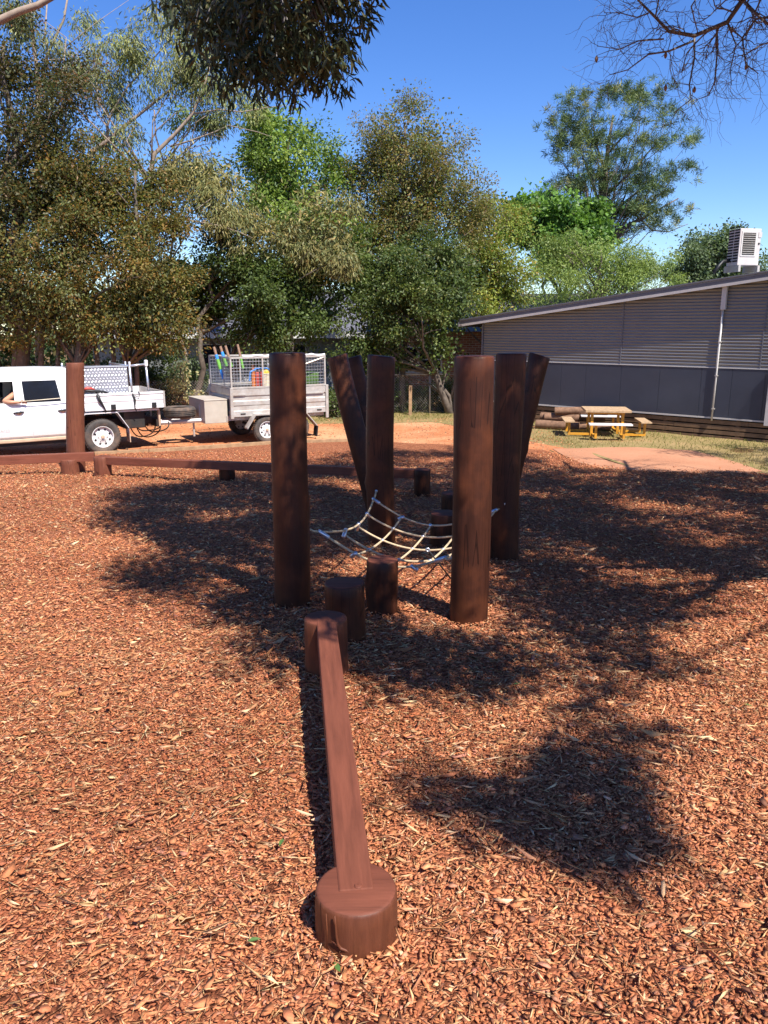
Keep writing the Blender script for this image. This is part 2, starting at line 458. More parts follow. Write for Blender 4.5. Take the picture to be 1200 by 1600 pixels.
# the edge of the mulch, surveyed in the photograph
EDGE = [G(px, py) for px, py in ((-330, 733), (130, 707), (420, 691), (560, 689), (700, 695), (800, 701), (860, 704), (905, 722), (1000, 734), (1160, 738), (1330, 742), (1700, 760))]
EX = np.array([p.x for p in EDGE]); EY = np.array([p.y for p in EDGE])
def edge_y(x): return float(np.interp(x, EX, EY)) + 0.06 * math.sin(2.3 * x) + 0.04 * math.sin(5.1 * x + 1)
sheet('mulch_bed', np.linspace(-16, 12, 113), lambda x: (-7, edge_y(x)), 110, 0.0, M['mulch'])
sheet('dirt_road', np.linspace(-40, 4.2, 90), lambda x: (edge_y(x) - 1.0, 22.3 + 0.25 * math.sin(x * 0.9) - max(0, x - 1.5) * 1.6), 30, -0.012, M['dirt'])
def lawn_y0(x): return edge_y(x) - 0.5 if x > 4.6 else 22.0 + 0.25 * math.sin(x * 0.9) - max(0, x - 1.5) * 1.9
sheet('lawn', np.linspace(-2.5, 22, 90), lambda x: (min(lawn_y0(x), 25.4), 25.5), 40, -0.008, M['lawn'])
SAND = [G(px, py) for px, py in ((862, 701), (1000, 699), (1090, 705), (1150, 722), (1190, 736), (1160, 739), (1000, 736), (905, 724))]
sxs = np.linspace(min(p.x for p in SAND) + 0.02, max(p.x for p in SAND) - 0.02, 40)
def sand_span(x):
    ys = []
    for i in range(len(SAND)):
        a, b_ = SAND[i], SAND[(i + 1) % len(SAND)]
        if (a.x - x) * (b_.x - x) < 0:
            ys.append(a.y + (b_.y - a.y) * (x - a.x) / (b_.x - a.x))
    return (min(ys) - 0.05, max(ys)) if len(ys) >= 2 else (SAND[0].y, SAND[0].y + .01)
sheet('sand_patch', sxs, sand_span, 12, 0.004, M['sand'])

# ------------------------------------------------------------------ bark chips: loose pieces that nobody could count
def chips(name, n, ysamp, L, W, T, k, cols, weights, tilt=0.30, lift=0.02, seed=1, bend=True, xr=None, xyz=None):
    g = np.random.default_rng(seed)
    y = ysamp(g, n)
    half = 0.57 * y + 1.0
    x = g.uniform(-1, 1, n) * half if xr is None else g.uniform(*xr, n)
    ey = np.interp(x, EX, EY) + 0.06*np.sin(2.3*x)
    keep = y < ey + g.normal(0, 0.05, n) + (g.uniform(0, 1, n) < .10) * g.exponential(.35, n)
    x, y = x[keep], y[keep]; n = len(x)
    zup = 0
    if xyz is not None: x, y, zup = xyz; n = len(x)
    l = L[0] + (L[1] - L[0]) * g.beta(1.4, 2.6, n); w = np.minimum(W[0] + (W[1] - W[0]) * g.beta(1.3, 2.6, n), l * .8)
    t = g.uniform(*T, n)
    ang = (np.arange(k)[None] + g.uniform(-0.32, 0.32, (n, k))) * 2 * np.pi / k
    rr = g.uniform(0.55, 1.2, (n, k))
    px = np.cos(ang) * rr * l[:, None] / 2; py = np.sin(ang) * rr * w[:, None] / 2
    bz = (g.uniform(-1, 1, n) * 1.0)[:, None] * px**2 / np.maximum(l[:, None], .02) if bend else 0 * px
    top = np.stack([px, py, bz + t[:, None] / 2], 2); bot = np.stack([px * .93, py * .93, bz - t[:, None] / 2], 2)
    P = np.concatenate([top, bot], 1)                      # n, 2k, 3
    ya = g.uniform(0, 2*np.pi, n); ca, sa = np.cos(ya), np.sin(ya)
    P = np.stack([P[..., 0]*ca[:, None] - P[..., 1]*sa[:, None], P[..., 0]*sa[:, None] + P[..., 1]*ca[:, None], P[..., 2]], 2)
    tx = np.clip(g.normal(0, tilt, n), -1, 1); ty = np.clip(g.normal(0, tilt, n), -1, 1)
    P[..., 2] += P[..., 0]*np.tan(tx)[:, None] + P[..., 1]*np.tan(ty)[:, None]
    z = gz(x, y) + g.uniform(0.001, lift, n) + zup
    P += np.stack([x, y, z], 1)[:, None, :]
    ci = g.choice(len(cols), n, p=np.array(weights) / np.sum(weights))
    c = np.array(cols)[ci] * g.uniform(0.74, 1.20, (n, 1)) * g.uniform(0.93, 1.07, (n, 3))
    pt = 0.5 + 0.25*np.sin(1.9*x + 1.1*np.sin(1.3*y)) + 0.25*np.sin(2.7*y - 1.4*np.sin(1.7*x) + 2)      # raked and trodden patches
    c *= (0.86 + 0.26 * pt)[:, None]; c = c * (1 - .16 * pt[:, None]) + np.array([0.56, 0.31, 0.16]) * .16 * pt[:, None]
    base = (np.arange(n) * 2 * k)[:, None]
    loops = [base + np.arange(k)[None]]
    for i in range(k):
        j = (i + 1) % k
        loops.append(base + np.array([[k + i, k + j, j, i]]))
    loops = np.concatenate(loops, 1).ravel()
    sizes = np.tile(np.array([k] + [4] * k), n)
    return np_mesh(name, P.reshape(-1, 3), loops, sizes, M['chip'], np.repeat(c, 2 * k, 0))
CH = [(0.52, 0.184, 0.080), (0.45, 0.148, 0.062), (0.30, 0.090, 0.040), (0.61, 0.245, 0.108), (0.52, 0.220, 0.132), (0.66, 0.42, 0.23), (0.17, 0.062, 0.038)]
def ys_lin(a, b):                                          # density even over a wedge that widens with y
    return lambda g, n: np.sqrt(g.uniform(0, 1, n) * ((b + 1.6)**2 - (a + 1.6)**2) + (a + 1.6)**2) - 1.6
cl = 'loose red brown bark chips covering the playground'
tag(chips('bark_chips', 61000, ys_lin(1.2, 3.6), (0.008, 0.047), (0.005, 0.024), (0.0012, 0.0034), 4, CH, [30, 24, 12, 14, 8, 4, 4], seed=3, tilt=.19, lift=.014), cl + ' nearest the beam', 'bark mulch', kind='stuff')
tag(chips('bark_chips', 52000, ys_lin(3.6, 7.5), (0.012, 0.064), (0.007, 0.031), (0.002, 0.005), 4, CH, [30, 24, 12, 14, 8, 4, 4], seed=4, tilt=.20, lift=.016), cl + ' round the tall posts', 'bark mulch', kind='stuff')
tag(chips('bark_chips', 34000, ys_lin(7.5, 16.5), (0.03, 0.085), (0.018, 0.045), (0.005, 0.010), 3, CH, [30, 24, 12, 14, 8, 5, 4], seed=5, lift=0.024, tilt=.24), cl + ' out to the timber edging', 'bark mulch', kind='stuff')
SL = [(0.66, 0.40, 0.20), (0.55, 0.28, 0.13), (0.72, 0.50, 0.28), (0.42, 0.18, 0.08)]
tag(chips('wood_splinters', 22000, ys_lin(1.2, 4.6), (0.020, 0.14), (0.0022, 0.0075), (0.0015, 0.004), 3, SL, [5, 6, 2, 6], seed=6, lift=0.032, tilt=0.16), 'pale straw coloured wood splinters strewn over the near mulch', 'wood splinters', kind='stuff')
tag(chips('wood_splinters', 16000, ys_lin(4.6, 14), (0.035, 0.17), (0.005, 0.013), (0.003, 0.006), 3, SL, [5, 6, 2, 6], seed=7, lift=0.04, tilt=0.15), 'pale wood splinters strewn over the far mulch', 'wood splinters', kind='stuff')
tag(chips('bark_slabs', 2200, ys_lin(1.3, 7), (0.03, 0.10), (0.014, 0.040), (0.002, 0.006), 6, CH, [10, 8, 4, 7, 6, 2, 1], seed=8, lift=0.024, tilt=0.16), 'larger bark slabs lying on top of the mulch', 'bark slabs', kind='stuff')

# ------------------------------------------------------------------ timber edging along the far side of the mulch
def plank_between(name, a, b_, h, th, mat, label, cat, group=None):
    d = (b_ - a); L = d.length
    mb = MB().box(0, L, -th/2, th/2, 0, h, 0.006)
    o = mb.build(name, mat); o.location = a; o.rotation_euler = (0, -math.asin(d.z / L), math.atan2(d.y, d.x))
    return tag(o, label, cat, group)
ea, eb, ec = G(-60, 722), G(232, 706.5), G(437, 693)
for p in (ea, eb, ec): p.z -= 0.04
plank_between('edging_board', ea, eb, 0.11, 0.045, M['edge'], 'pale timber edging board in front of the white ute wheel', 'edging board', 'timber edging of the mulch')
plank_between('edging_board', eb + (ec - eb) * 0.004, ec, 0.11, 0.045, M['edge'], 'pale timber edging board in front of the cage trailer', 'edging board', 'timber edging of the mulch')
ed = G(560, 689); ed.z -= 0.06
plank_between('edging_board', ec + (ed - ec) * 0.006, ed, 0.12, 0.045, M['edge'], 'half buried edging board behind the leaning posts', 'edging board', 'timber edging of the mulch')

# ================================================================== BUILDING with corrugated wall
BL = Vector((2.97, 23.66, 0)); BE = Vector((0.739, -0.673, 0)).normalized(); BN = Vector((BE.y, -BE.x, 0))   # BN points at the camera side
if BN.y > 0: BN = -BN
bang = math.atan2(BE.y, BE.x)
bld = thing('school_building', 'long grey corrugated school building with navy lower panels and slatted timber base', 'building', (BL.x, BL.y, 0), bang)
# local: x along the wall, y INTO the building, z up
def W(px, py):
    d = ray(px, py)
    t = (BL - Vector((0, 0, CAM_Z))).dot(BN) / d.dot(BN)
    p = Vector((0, 0, CAM_Z)) + d * t
    return (p - BL).dot(BE), p.z
NAVY_Z0, NAVY_Z1, S_END = 0.50, 1.69, 15.0
def roof_z(s): return 2.80 + 0.118 * s
seams = [0.02, W(974, 500)[0], W(1127, 500)[0], W(1196, 500)[0], S_END]
for k in range(len(seams) - 1):
    s0, s1 = seams[k] + 0.012, seams[k + 1] - 0.012
    V, F = [], []
    zmax = roof_z(s1) - 0.02
    zs = np.arange(NAVY_Z1 + 0.02, zmax, 0.076 / 8)
    for z in zs:
        a = max(s0, (z + 0.02 - 2.80) / 0.118)
        if a > s1 - 0.02: a = s1 - 0.02
        y = -0.0125 * math.sin(2 * math.pi * (z - NAVY_Z1) / 0.076)
        V += [(a, y, z), (s1, y, z)]
    for i in range(len(zs) - 1): F.append((2*i, 2*i+1, 2*i+3, 2*i+2))
    MB().add(V, F).build('corrugated_sheet', M['clad'], bld, smooth=True)
for s in seams[1:4]:
    MB().box(s - 0.012, s + 0.012, -0.018, 0.01, NAVY_Z1 + 0.01, roof_z(s) - 0.03).build('joint_strip', M['fascia'] if s != seams[2] else M['trim'], bld)
MB().box(-0.03, 0.018, -0.03, 0.03, NAVY_Z0, roof_z(0) - 0.02).build('corner_strip', M['fascia'], bld)
MB().box(0.0, S_END, 0.03, 0.06, NAVY_Z0, NAVY_Z1 + 1.0).build('inner_wall', M['darkvoid'], bld)
nseam = [0.02, 0.9, 1.8, 2.7] + [W(px, 610)[0] for px in (914, 969, 1029, 1094, 1142, 1194)]
nseam = sorted(nseam); nn = [nseam[0]]
for s in nseam[1:]:
    if s - nn[-1] > 0.5: nn.append(s)
while nn[-1] < S_END - 1.2: nn.append(nn[-1] + 1.2)
nn.append(S_END)
for a, b_ in zip(nn[:-1], nn[1:]):
    MB().box(a + 0.003, b_ - 0.003, -0.012, 0.026, NAVY_Z0 + 0.01, NAVY_Z1, 0.002).build('navy_panel', M['navy'], bld)
MB().box(0, S_END, -0.022, 0.02, NAVY_Z1 + 0.002, NAVY_Z1 + 0.022).build('flashing', M['trim'], bld)
MB().box(-0.03, S_END, -0.035, 0.02, NAVY_Z0 - 0.03, NAVY_Z0 + 0.006).build('base_trim', M['trim'], bld)
for r in range(4):
    z1 = NAVY_Z0 - 0.06 - r * 0.128
    s = 0.05 - rnd.uniform(0, 0.8)
    while s < S_END:
        L = rnd.choice((1.8, 2.4, 2.7, 3.3))
        a = max(0.02, s); e = min(S_END, s + L)
        if e - a > 0.2:
            MB().box(a + 0.003, e - 0.003, rnd.uniform(-0.004, 0.004), 0.022, z1 - 0.098 + rnd.uniform(-.004, .004), z1, 0.003).build('skirting_board', M['slat'], bld)
        s += L
MB().box(0.02, S_END, 0.26, 0.30, -0.05, NAVY_Z0 - 0.02).build('crawlspace_back', M['darkvoid'], bld)  # dark sheet painting the shade behind the slats
for s in np.arange(0.3, S_END, 1.8):
    MB().box(s, s + 0.09, 0.03, 0.11, -0.05, NAVY_Z0 - 0.03).build('stump_post', M['slat'], bld)
# roof: a gable whose rake hangs 0.3 m over this wall
RIDGE = 11.0
def roof_part(name, y0, y1, zb, zt, mat, s0=-0.75, over=0.0):
    mb = MB()
    za, zr = roof_z(s0), roof_z(RIDGE)
    mb.hexa([(s0, y0, za + zb), (RIDGE, y0, zr + zb), (RIDGE, y1, zr + zb), (s0, y1, za + zb)], [(s0, y0, za + zt), (RIDGE, y0, zr + zt), (RIDGE, y1, zr + zt), (s0, y1, za + zt)])
    se = 2 * RIDGE + 0.75
    mb.hexa([(RIDGE, y0, zr + zb), (se, y0, za + zb), (se, y1, za + zb), (RIDGE, y1, zr + zb)], [(RIDGE, y0, zr + zt), (se, y0, za + zt), (se, y1, za + zt), (RIDGE, y1, zr + zt)])
    return mb.build(name, mat, bld)
roof_part('roof_sheet', -0.19, 16, 0.10, 0.14, M['roofing'])
roof_part('barge_board', -0.20, -0.17, -0.03, 0.095, M['fascia'])
roof_part('barge_capping', -0.22, -0.16, 0.141, 0.175, M['fascia'])
roof_part('barge_lower_lip', -0.217, -0.203, -0.035, 0.03, M['trim'])
roof_part('soffit', -0.165, 0.03, -0.015, 0.0, M['clad'])
MB().box(-0.79, -0.752, -0.22, 16, roof_z(-.75) - 0.04, roof_z(-.75) + 0.11).build('gutter', M['fascia'], bld)
MB().box(-0.03, 0.0, 0.03, 14, NAVY_Z0, roof_z(0)).build('side_wall', M['clad'], bld)
MB().box(S_END, S_END + .03, 0.03, 14, NAVY_Z0, 3.2).build('side_wall', M['clad'], bld)
# drain pipe in a box, then a thin conduit
sd, _ = W(1133, 470)
zt, zb2 = W(1133, 440)[1], W(1131, 484)[1]
MB().box(sd - 0.055, sd + 0.055, -0.12, -0.02, zb2, zt + 0.05, 0.006).build('duct_cover', M['pipe'], bld)
MB().tube([(sd - .01, -0.05, zb2), (sd - .015, -0.05, 1.6), (sd - 0.02, -0.05, NAVY_Z0 - 0.08)], 0.021, 10).build('conduit_pipe', M['pipe'], bld, smooth=True)
for z in (0.7, 1.5, 2.3): MB().box(sd - 0.045, sd + 0.02, -0.075, -0.012, z, z + 0.025).build('pipe_clip', M['galv'], bld)
se, _ = W(1198.5, 620)
MB().box(se + 0.02, se + 0.26, -0.10, -0.025, NAVY_Z0 - 0.1, NAVY_Z1 + 0.0, 0.006).build('corner_downpipe', M['ac'], bld)

# ------------------------------------------------------------------ outdoor unit on the roof
acp = at(1159, 417, 19.6)
ac = thing('air_conditioner', 'white air conditioner unit with louvred side standing on the grey roof', 'air conditioner', acp, R(12))
sw, sd2, sh = 0.57, 0.43, 0.86
MB().box(-sw/2, sw/2, -sd2/2, sd2/2, 0.02, sh, 0.012).build('casing', M['ac'], ac)
for k in range(13):
    z = 0.10 + k * 0.065
    for y0 in (-0.20, 0.015): MB().box(-sw/2 - 0.004, -sw/2 + 0.004, y0, y0 + 0.185, z, z + 0.038).build('louvre_slot_shade', M['darkvoid'], ac)  # dark strips on the casing paint the shade of the slots
MB().box(-0.24, 0.17, -sd2/2 - 0.012, -sd2/2 - 0.002, 0.22, 0.80, 0.004).build('fan_grille_frame', M['pipe'], ac)
MB().box(-0.20, 0.13, -sd2/2 - 0.018, -sd2/2 - 0.0125, 0.26, 0.76).build('fan_opening_shade', M['chassis'], ac)  # dark plate in place of a real opening, shade painted in
for k in range(10): MB().box(-0.20, 0.13, -sd2/2 - 0.026, -sd2/2 - 0.0185, 0.28 + k * 0.049, 0.292 + k * 0.049).build('grille_bar', M['galv'], ac)
MB().box(0.22, 0.26, -sd2/2 - 0.012, -sd2/2 - 0.002, 0.5, 0.54).build('badge', M['chassis'], ac)
MB().box(0.21, 0.30, -sd2/2 - 0.010, -sd2/2 - 0.002, 0.66, 0.78).build('rating_plate', M['trim'], ac)
for x in (-0.26, 0.26): MB().box(x - 0.03, x + 0.03, -0.28, 0.28, -0.13, 0.019).build('mounting_rail', M['galv'], ac)
MB().tube([(-sw/2, 0.1, 0.16), (-0.5, 0.05, 0.12), (-0.62, 0.0, 0.02), (-0.75, 0.0, -0.15)], 0.035, 8).build('refrigerant_pipe', M['black'], ac, smooth=True)

# ================================================================== HOUSES beyond the trees
hp = at(400, 560, 31)
h1 = thing('white_house', 'white weatherboard house with pale fascia half hidden behind the trees', 'house', (hp.x, 33, 0), R(4))
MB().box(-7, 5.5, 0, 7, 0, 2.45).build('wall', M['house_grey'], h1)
MB().hexa([(-7.5, -0.5, 2.46), (6, -0.5, 2.46), (6, 7.5, 2.46), (-7.5, 7.5, 2.46)], [(-5, 3, 4.2), (4, 3, 4.2), (4, 3.6, 4.2), (-5, 3.6, 4.2)]).build('roof', M['fascia'], h1)
MB().box(-7.5, 6, -0.55, -0.502, 2.22, 2.47).build('fascia_board', M['house_white'], h1)
for x in (-2.6, 0.5, 3.4):
    w_ = MB().box(x, x + 1.3, -0.03, -0.002, 0.9, 2.0).build('window_frame', M['house_white'], h1)
    MB().box(x + .06, x + .62, -0.04, -0.031, 0.96, 1.94).build('window_pane', M['glass'], w_)
    MB().box(x + .68, x + 1.24, -0.04, -0.031, 0.96, 1.94).build('window_pane', M['glass'], w_)
MB().box(-7, 5.5, -0.02, -0.003, 0.0, 0.6).build('base_board', M['house_white'], h1)
hb = at(690, 600, 30)
h2 = thing('brick_house', 'red brick house with white framed window behind the hedge', 'house', (hb.x, 30.5, 0), R(-6))
MB().box(-2.6, 7.5, 0, 6, 0, 2.5).build('brick_wall', M['brick'], h2)
MB().hexa([(-3.1, -0.6, 2.51), (8, -0.6, 2.51), (8, 6.5, 2.51), (-3.1, 6.5, 2.51)], [(-1, 2.6, 4), (6, 2.6, 4), (6, 3.2, 4), (-1, 3.2, 4)]).build('roof', M['fascia'], h2)
wf = MB().box(-1.75, 0.05, -0.05, 0.02, 0.95, 1.95).build('window_frame', M['house_white'], h2)
for a, b_, c, d in ((-1.68, -0.92, 1.02, 1.88), (-0.84, -0.02, 1.48, 1.88), (-0.84, -0.02, 1.02, 1.42)):
    MB().box(a, b_, -0.062, -0.051, c, d).build('window_pane', M['glass'], wf)
MB().box(-1.8, 0.1, -0.09, 0.0, 0.90, 0.945).build('window_sill', M['house_white'], h2)

# ================================================================== POSTS, STUMPS AND BEAMS
def log_mesh(name, h, r0, r1, mat, lean=(0, 0), n=30, m=22, cut=(0, 0), rough=1.0, parent=None, loc=None, sink=0.12, knots=3, bev=0.012, capmat=None):
    """peeled round timber: uneven outline, knots, eased top edge, slight sawn tilt"""
    V, F = [], []
    ph = [rnd.uniform(0, 6.28) for _ in range(5)]
    kn = [(rnd.uniform(0, 6.28), rnd.uniform(0.15, 0.85) * h, rnd.uniform(0.012, 0.022)) for _ in range(knots)]
    zs = list(np.linspace(-sink, h - bev, m)) + [h - bev * 0.3, h]
    for i, z in enumerate(zs):
        t = max(0, z) / h
        r = r0 + (r1 - r0) * t
        inset = 0 if i < m else (bev * 0.35 if i == m else bev)
        cx = lean[0] * z / h + rough * 0.011 * math.sin(2.2 * z + ph[0]); cy = lean[1] * z / h + rough * 0.006 * math.sin(1.8 * z + ph[1])
        for k in range(n):
            a = 2 * math.pi * k / n
            rr = r * (1 + rough * 1.25 * (0.022 * math.sin(2 * a + ph[2] + 0.7 * z) + 0.014 * math.sin(3 * a + ph[3] - 1.2 * z) + 0.010 * math.sin(5 * z + ph[4] + a)))
            for ka, kz, kh in kn:
                da = (a - ka + math.pi) % (2 * math.pi) - math.pi
                rr += kh * math.exp(-(da / 0.30) ** 2 - ((z - kz) / 0.05) ** 2)
            rr -= inset
            zz = z + (cut[0] * rr * math.cos(a) + cut[1] * rr * math.sin(a) if i >= m - 1 else 0)
            V.append((cx + rr * math.cos(a), cy + rr * math.sin(a), zz))
    M_ = len(zs)
    for i in range(M_ - 1):
        for k in range(n): F.append((i*n+k, i*n+(k+1) % n, (i+1)*n+(k+1) % n, (i+1)*n+k))
    F.append(tuple((M_-1)*n + k for k in range(n))); F.append(tuple(reversed(range(n))))
    mb = MB().add(V, F)
    o = mb.build(name, mat, parent, smooth=True, loc=loc, angle=40)
    if capmat:
        o.data.materials.append(capmat)
        for p in o.data.polygons:
            if p.normal.z > 0.7: p.material_index = 1
    return o

FEET = []
def post(base, top, wpx, label, dyt=0.0, cut=(0, 0), knots=3, group='tall timber posts of the climbing course', mat='post', rough=1.0):
    b = G(*base); r = wpx / 2 / pxm(b)
    # base pixel is the front foot: move the axis back by a radius
    d = Vector((b.x, b.y, 0)).normalized(); b = b + d * r * 0.8; b.z = gzf(b.x, b.y)
    t = at(top[0], top[1], b.y + dyt); FEET.append((b.x, b.y, r))
    o = log_mesh('timber_post', t.z - b.z, r * 1.02, r * 0.97, M[mat], (t.x - b.x, t.y - b.y), cut=cut, loc=b, knots=knots, rough=rough)
    return tag(o, label, 'post', group), b, r
PL, bPL, rPL = post((455, 950), (451, 551), 57, 'thick brown post at the left front corner of the rope net', knots=4)
PR, bPR, rPR = post((729, 977), (745, 556), 61, 'thick reddish brown post at the right front corner of the rope net', knots=3)
PC, bPC, rPC = post((595, 853), (596, 556), 42, 'upright brown post with slanting sawn top at the back left of the rope net', cut=(-0.10, 0), knots=2)
PB, bPB, rPB = post((787, 877), (798, 552), 46, 'upright dark post at the back right corner of the rope net', knots=3)
post((590, 808), (527, 556), 33, 'leaning post tilted left, nearer of the crossing pair beside the slant topped post', 0.2, cut=(0.28, 0), knots=2)
post((600, 788), (550, 558), 30, 'leaning dark post half hidden behind the other left tilted post', 0.3, cut=(0.25, 0), knots=2)
post((782, 797), (845, 555), 33, 'leaning dark post tilted right in front of the navy wall', 0.1, cut=(-0.3, 0), knots=2)
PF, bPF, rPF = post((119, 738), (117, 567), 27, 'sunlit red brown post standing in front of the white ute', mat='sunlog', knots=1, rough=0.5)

def stump(base, toppx, wpx, label=None, parent=None, mat='post', group='stepping stumps under and beside the rope net', cap='cap'):
    b = G(*base); r = wpx / 2 / pxm(b)
    d = Vector((b.x, b.y, 0)).normalized(); b = b + d * r * 0.9; b.z = gzf(b.x, b.y)
    t = at(toppx[0], toppx[1], b.y); FEET.append((b.x, b.y, r))
    if parent is None:
        o = log_mesh('timber_stump', t.z - b.z, r, r * 0.99, M[mat], n=36, m=8, loc=b, knots=1, rough=0.6, capmat=M[cap])
        return tag(o, label, 'stump', group), b, t, r
    o = log_mesh('stump', t.z - b.z, r * 1.01, r * 0.98, M[mat], n=36, m=8, parent=parent, loc=b - parent.location, knots=1, rough=0.5, capmat=M[cap])
    return o, b, t, r
stump((539, 1008), (539, 909), 63, 'brown stepping stump just behind the far end of the near beam')
stump((597, 963), (597, 873), 50, 'taller brown stepping stump at the front edge of the rope net')
stump((693, 858), (693, 801), 46, 'stepping stump behind the net beside the right front post')
stump((706, 808), (706, 770), 36, 'small far stepping stump behind the net, partly hidden by the right front post')

def beam_between(parent, a, b_, w, th, mat, name='beam', bev=0.006):
    d = b_ - a; L = d.length
    mb = MB(); seg = 10
    # a long bar with slightly wavy faces
    bm = bmesh.new(); bmesh.ops.create_cube(bm, size=1)
    for q in bm.verts: q.co = Vector((q.co.x * w, (q.co.y + 0.5) * L, (q.co.z - 0.5) * th))
    bmesh.ops.bevel(bm, geom=[e for e in bm.edges], offset=bev, segments=2, affect='EDGES', profile=0.5)
    bm.verts.index_update()
    mb.add([q.co[:] for q in bm.verts], [[q.index for q in f.verts] for f in bm.faces]); bm.free()
    o = mb.build(name, mat, parent, smooth=True, angle=18)
    o.location = a - parent.location
    o.rotation_euler = (math.asin(max(-1, min(1, d.z / L))), 0, math.atan2(-d.x, d.y))
    return o
# near balance beam
nb = G(556, 1497)
beam1 = thing('balance_beam', 'long reddish brown balance beam on two round stumps running away from the viewer', 'balance beam', nb, 0, 'balance beams')
s1, b1, t1, r1 = stump((555, 1498), (556, 1386), 133, parent=beam1, mat='nearlog_lit')
s2, b2, t2, r2 = stump((509, 1062), (509, 964), 68, parent=beam1, mat='nearlog_lit')
dd = (t2 - t1); dd.z = 0; dd.normalize()
pa = Vector((t1.x, t1.y, t1.z + 0.003)) + dd * (-0.015); pb = Vector((t2.x, t2.y, t2.z + 0.003)) + dd * 0.03
beam_between(beam1, pa, pb, 0.098, 0.10, M['beam'])
bt = MB().lathe([(0.001, 0.004), (0.008, 0.0035), (0.011, 0.0)], 12, 'Z', (0, 0, 0))
bo = bt.build('coach_bolt', M['cap'], beam1); bo.location = Vector((t1.x + 0.006, t1.y - 0.0, t1.z + 0.004)) - beam1.location
# a healed split in the front of the near stump
def scar(pts, rad):
    P_ = []
    for px, py in pts:
        dx = (px - 556) / 66.5 * r1; zz = t1.z + (b1.z - t1.z) * (py - 1419) / 78.0
        P_.append(Vector((b1.x + dx, b1.y - math.sqrt(max(1e-6, (r1 * 1.0)**2 - dx * dx)) - .0005, zz)) - beam1.location)
    MB().tube(P_, rad, 6).build('healed_split', M['nearlog_lit'], beam1, smooth=True)
scar([(528, 1421), (529, 1435), (530, 1452), (532, 1466), (537, 1472), (547, 1474), (556, 1478), (565, 1472), (577, 1468), (590, 1465)], [.0015, .003, .0035, .004, .0045, .004, .0045, .0035, .0025, .001])
scar([(521, 1465), (530, 1467), (537, 1472)], [.001, .003, .003])
scar([(514, 1424), (515, 1450), (514, 1480)], [.001, .002, .001])
# far beams
b2r = G(160, 745)
beam2 = thing('balance_beam', 'long brown balance beam on three stumps crossing behind the tall posts', 'balance beam', b2r, 0, 'balance beams')
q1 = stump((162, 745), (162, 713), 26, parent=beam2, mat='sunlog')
q2 = stump((356, 752), (356, 722), 25, parent=beam2)
q3 = stump((660, 776), (660, 733), 26, parent=beam2)
za = q1[2].copy(); zb_ = q3[2].copy(); za.z -= 0.005; zb_.z -= 0.005
beam_between(beam2, za + (zb_ - za) * 0.012, zb_, 0.13, 0.125, M['beamx'])
b3r = G(-80, 760)
beam3 = thing('balance_beam', 'reddish balance beam bolted across the front of the post by the ute', 'balance beam', b3r, 0, 'balance beams')
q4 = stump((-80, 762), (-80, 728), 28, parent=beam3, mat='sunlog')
fa = at(-95, 716, bPF.y - rPF - 0.60); fb = at(147, 706.5, bPF.y - rPF - 0.075)
beam_between(beam3, fa, fb, 0.12, 0.15, M['beamx'])
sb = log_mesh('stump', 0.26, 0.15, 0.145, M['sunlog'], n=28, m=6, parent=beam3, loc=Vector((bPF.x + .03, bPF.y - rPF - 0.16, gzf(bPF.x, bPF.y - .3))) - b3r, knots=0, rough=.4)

# chips banked up against every foot
gb_ = np.random.default_rng(77); bx_, by_, bz_ = [], [], []
for o_ in FEET:
    fx, fy, fr = o_
    k_ = int(260 * fr / .125 * (1.0 if fy < 8 else .5)); a_ = gb_.uniform(0, 2*np.pi, k_); d_ = fr + .004 + gb_.exponential(.035, k_)
    bx_.append(fx + np.cos(a_) * d_); by_.append(fy + np.sin(a_) * d_); bz_.append(np.clip(.030 - (d_ - fr) * .55, 0, .03) * gb_.uniform(.2, 1.2, k_) * (.6 + .5 * np.sin(a_ * 2 + fx * 7)))
bx_, by_, bz_ = np.concatenate(bx_), np.concatenate(by_), np.concatenate(bz_)
tag(chips('banked_chips', len(bx_), lambda g, n: by_, (0.012, 0.055), (0.007, 0.026), (0.0015, 0.004), 4, CH, [30, 24, 12, 14, 8, 6, 4], seed=91, lift=.012, tilt=.3, xyz=(bx_, by_, bz_)), 'bark chips banked up round the feet of the posts and stumps', 'bark mulch', kind='stuff')

# ================================================================== ROPE NET
A = at(584, 780, bPC.y - rPC - 0.10)
B = at(775, 797, bPB.y - rPB + 0.02)
C = at(500, 831, bPL.y + 0.10)
D = at(694, 872, bPR.y + 0.22)
aA = at(588, 767, bPC.y - rPC * 0.97); aB = at(790, 787, bPB.y - rPB * 0.97)
aC = Vector((bPL.x + rPL * 0.9, bPL.y + 0.06, at(481, 827, bPL.y).z)); aD = Vector((bPR.x - rPR * 0.75, bPR.y + rPR * 0.5, D.z + 0.05))
net = thing('rope_net', 'beige climbing rope net with white clamps slung between four tall posts', 'climbing net', (C + D) / 2)
o0 = net.location.copy()
def netp(u, v):
    """u from left (C-A) to right (D-B), v from front to back"""
    p = C * ((1-u)*(1-v)) + D * (u*(1-v)) + A * ((1-u)*v) + B * (u*v)
    s = 0.17 * 4*u*(1-u) + 0.10 * 4*v*(1-v) * (1 - 0.3 * 4*u*(1-u))
    pull = 0.05 * (4*u*(1-u))
    p.z -= s
    c = (A + B + C + D) / 4
    edge = 0.10 * ((1 if v in (0, 1) else 0) * 4*u*(1-u) + (1 if u in (0, 1) else 0) * 4*v*(1-v))
    p.x += (c.x - p.x) * edge; p.y += (c.y - p.y) * edge
    return p
us = [0, 0.25, 0.5, 0.75, 1]; vs = [0, 0.3, 0.55, 0.78, 1]
RR = 0.0086
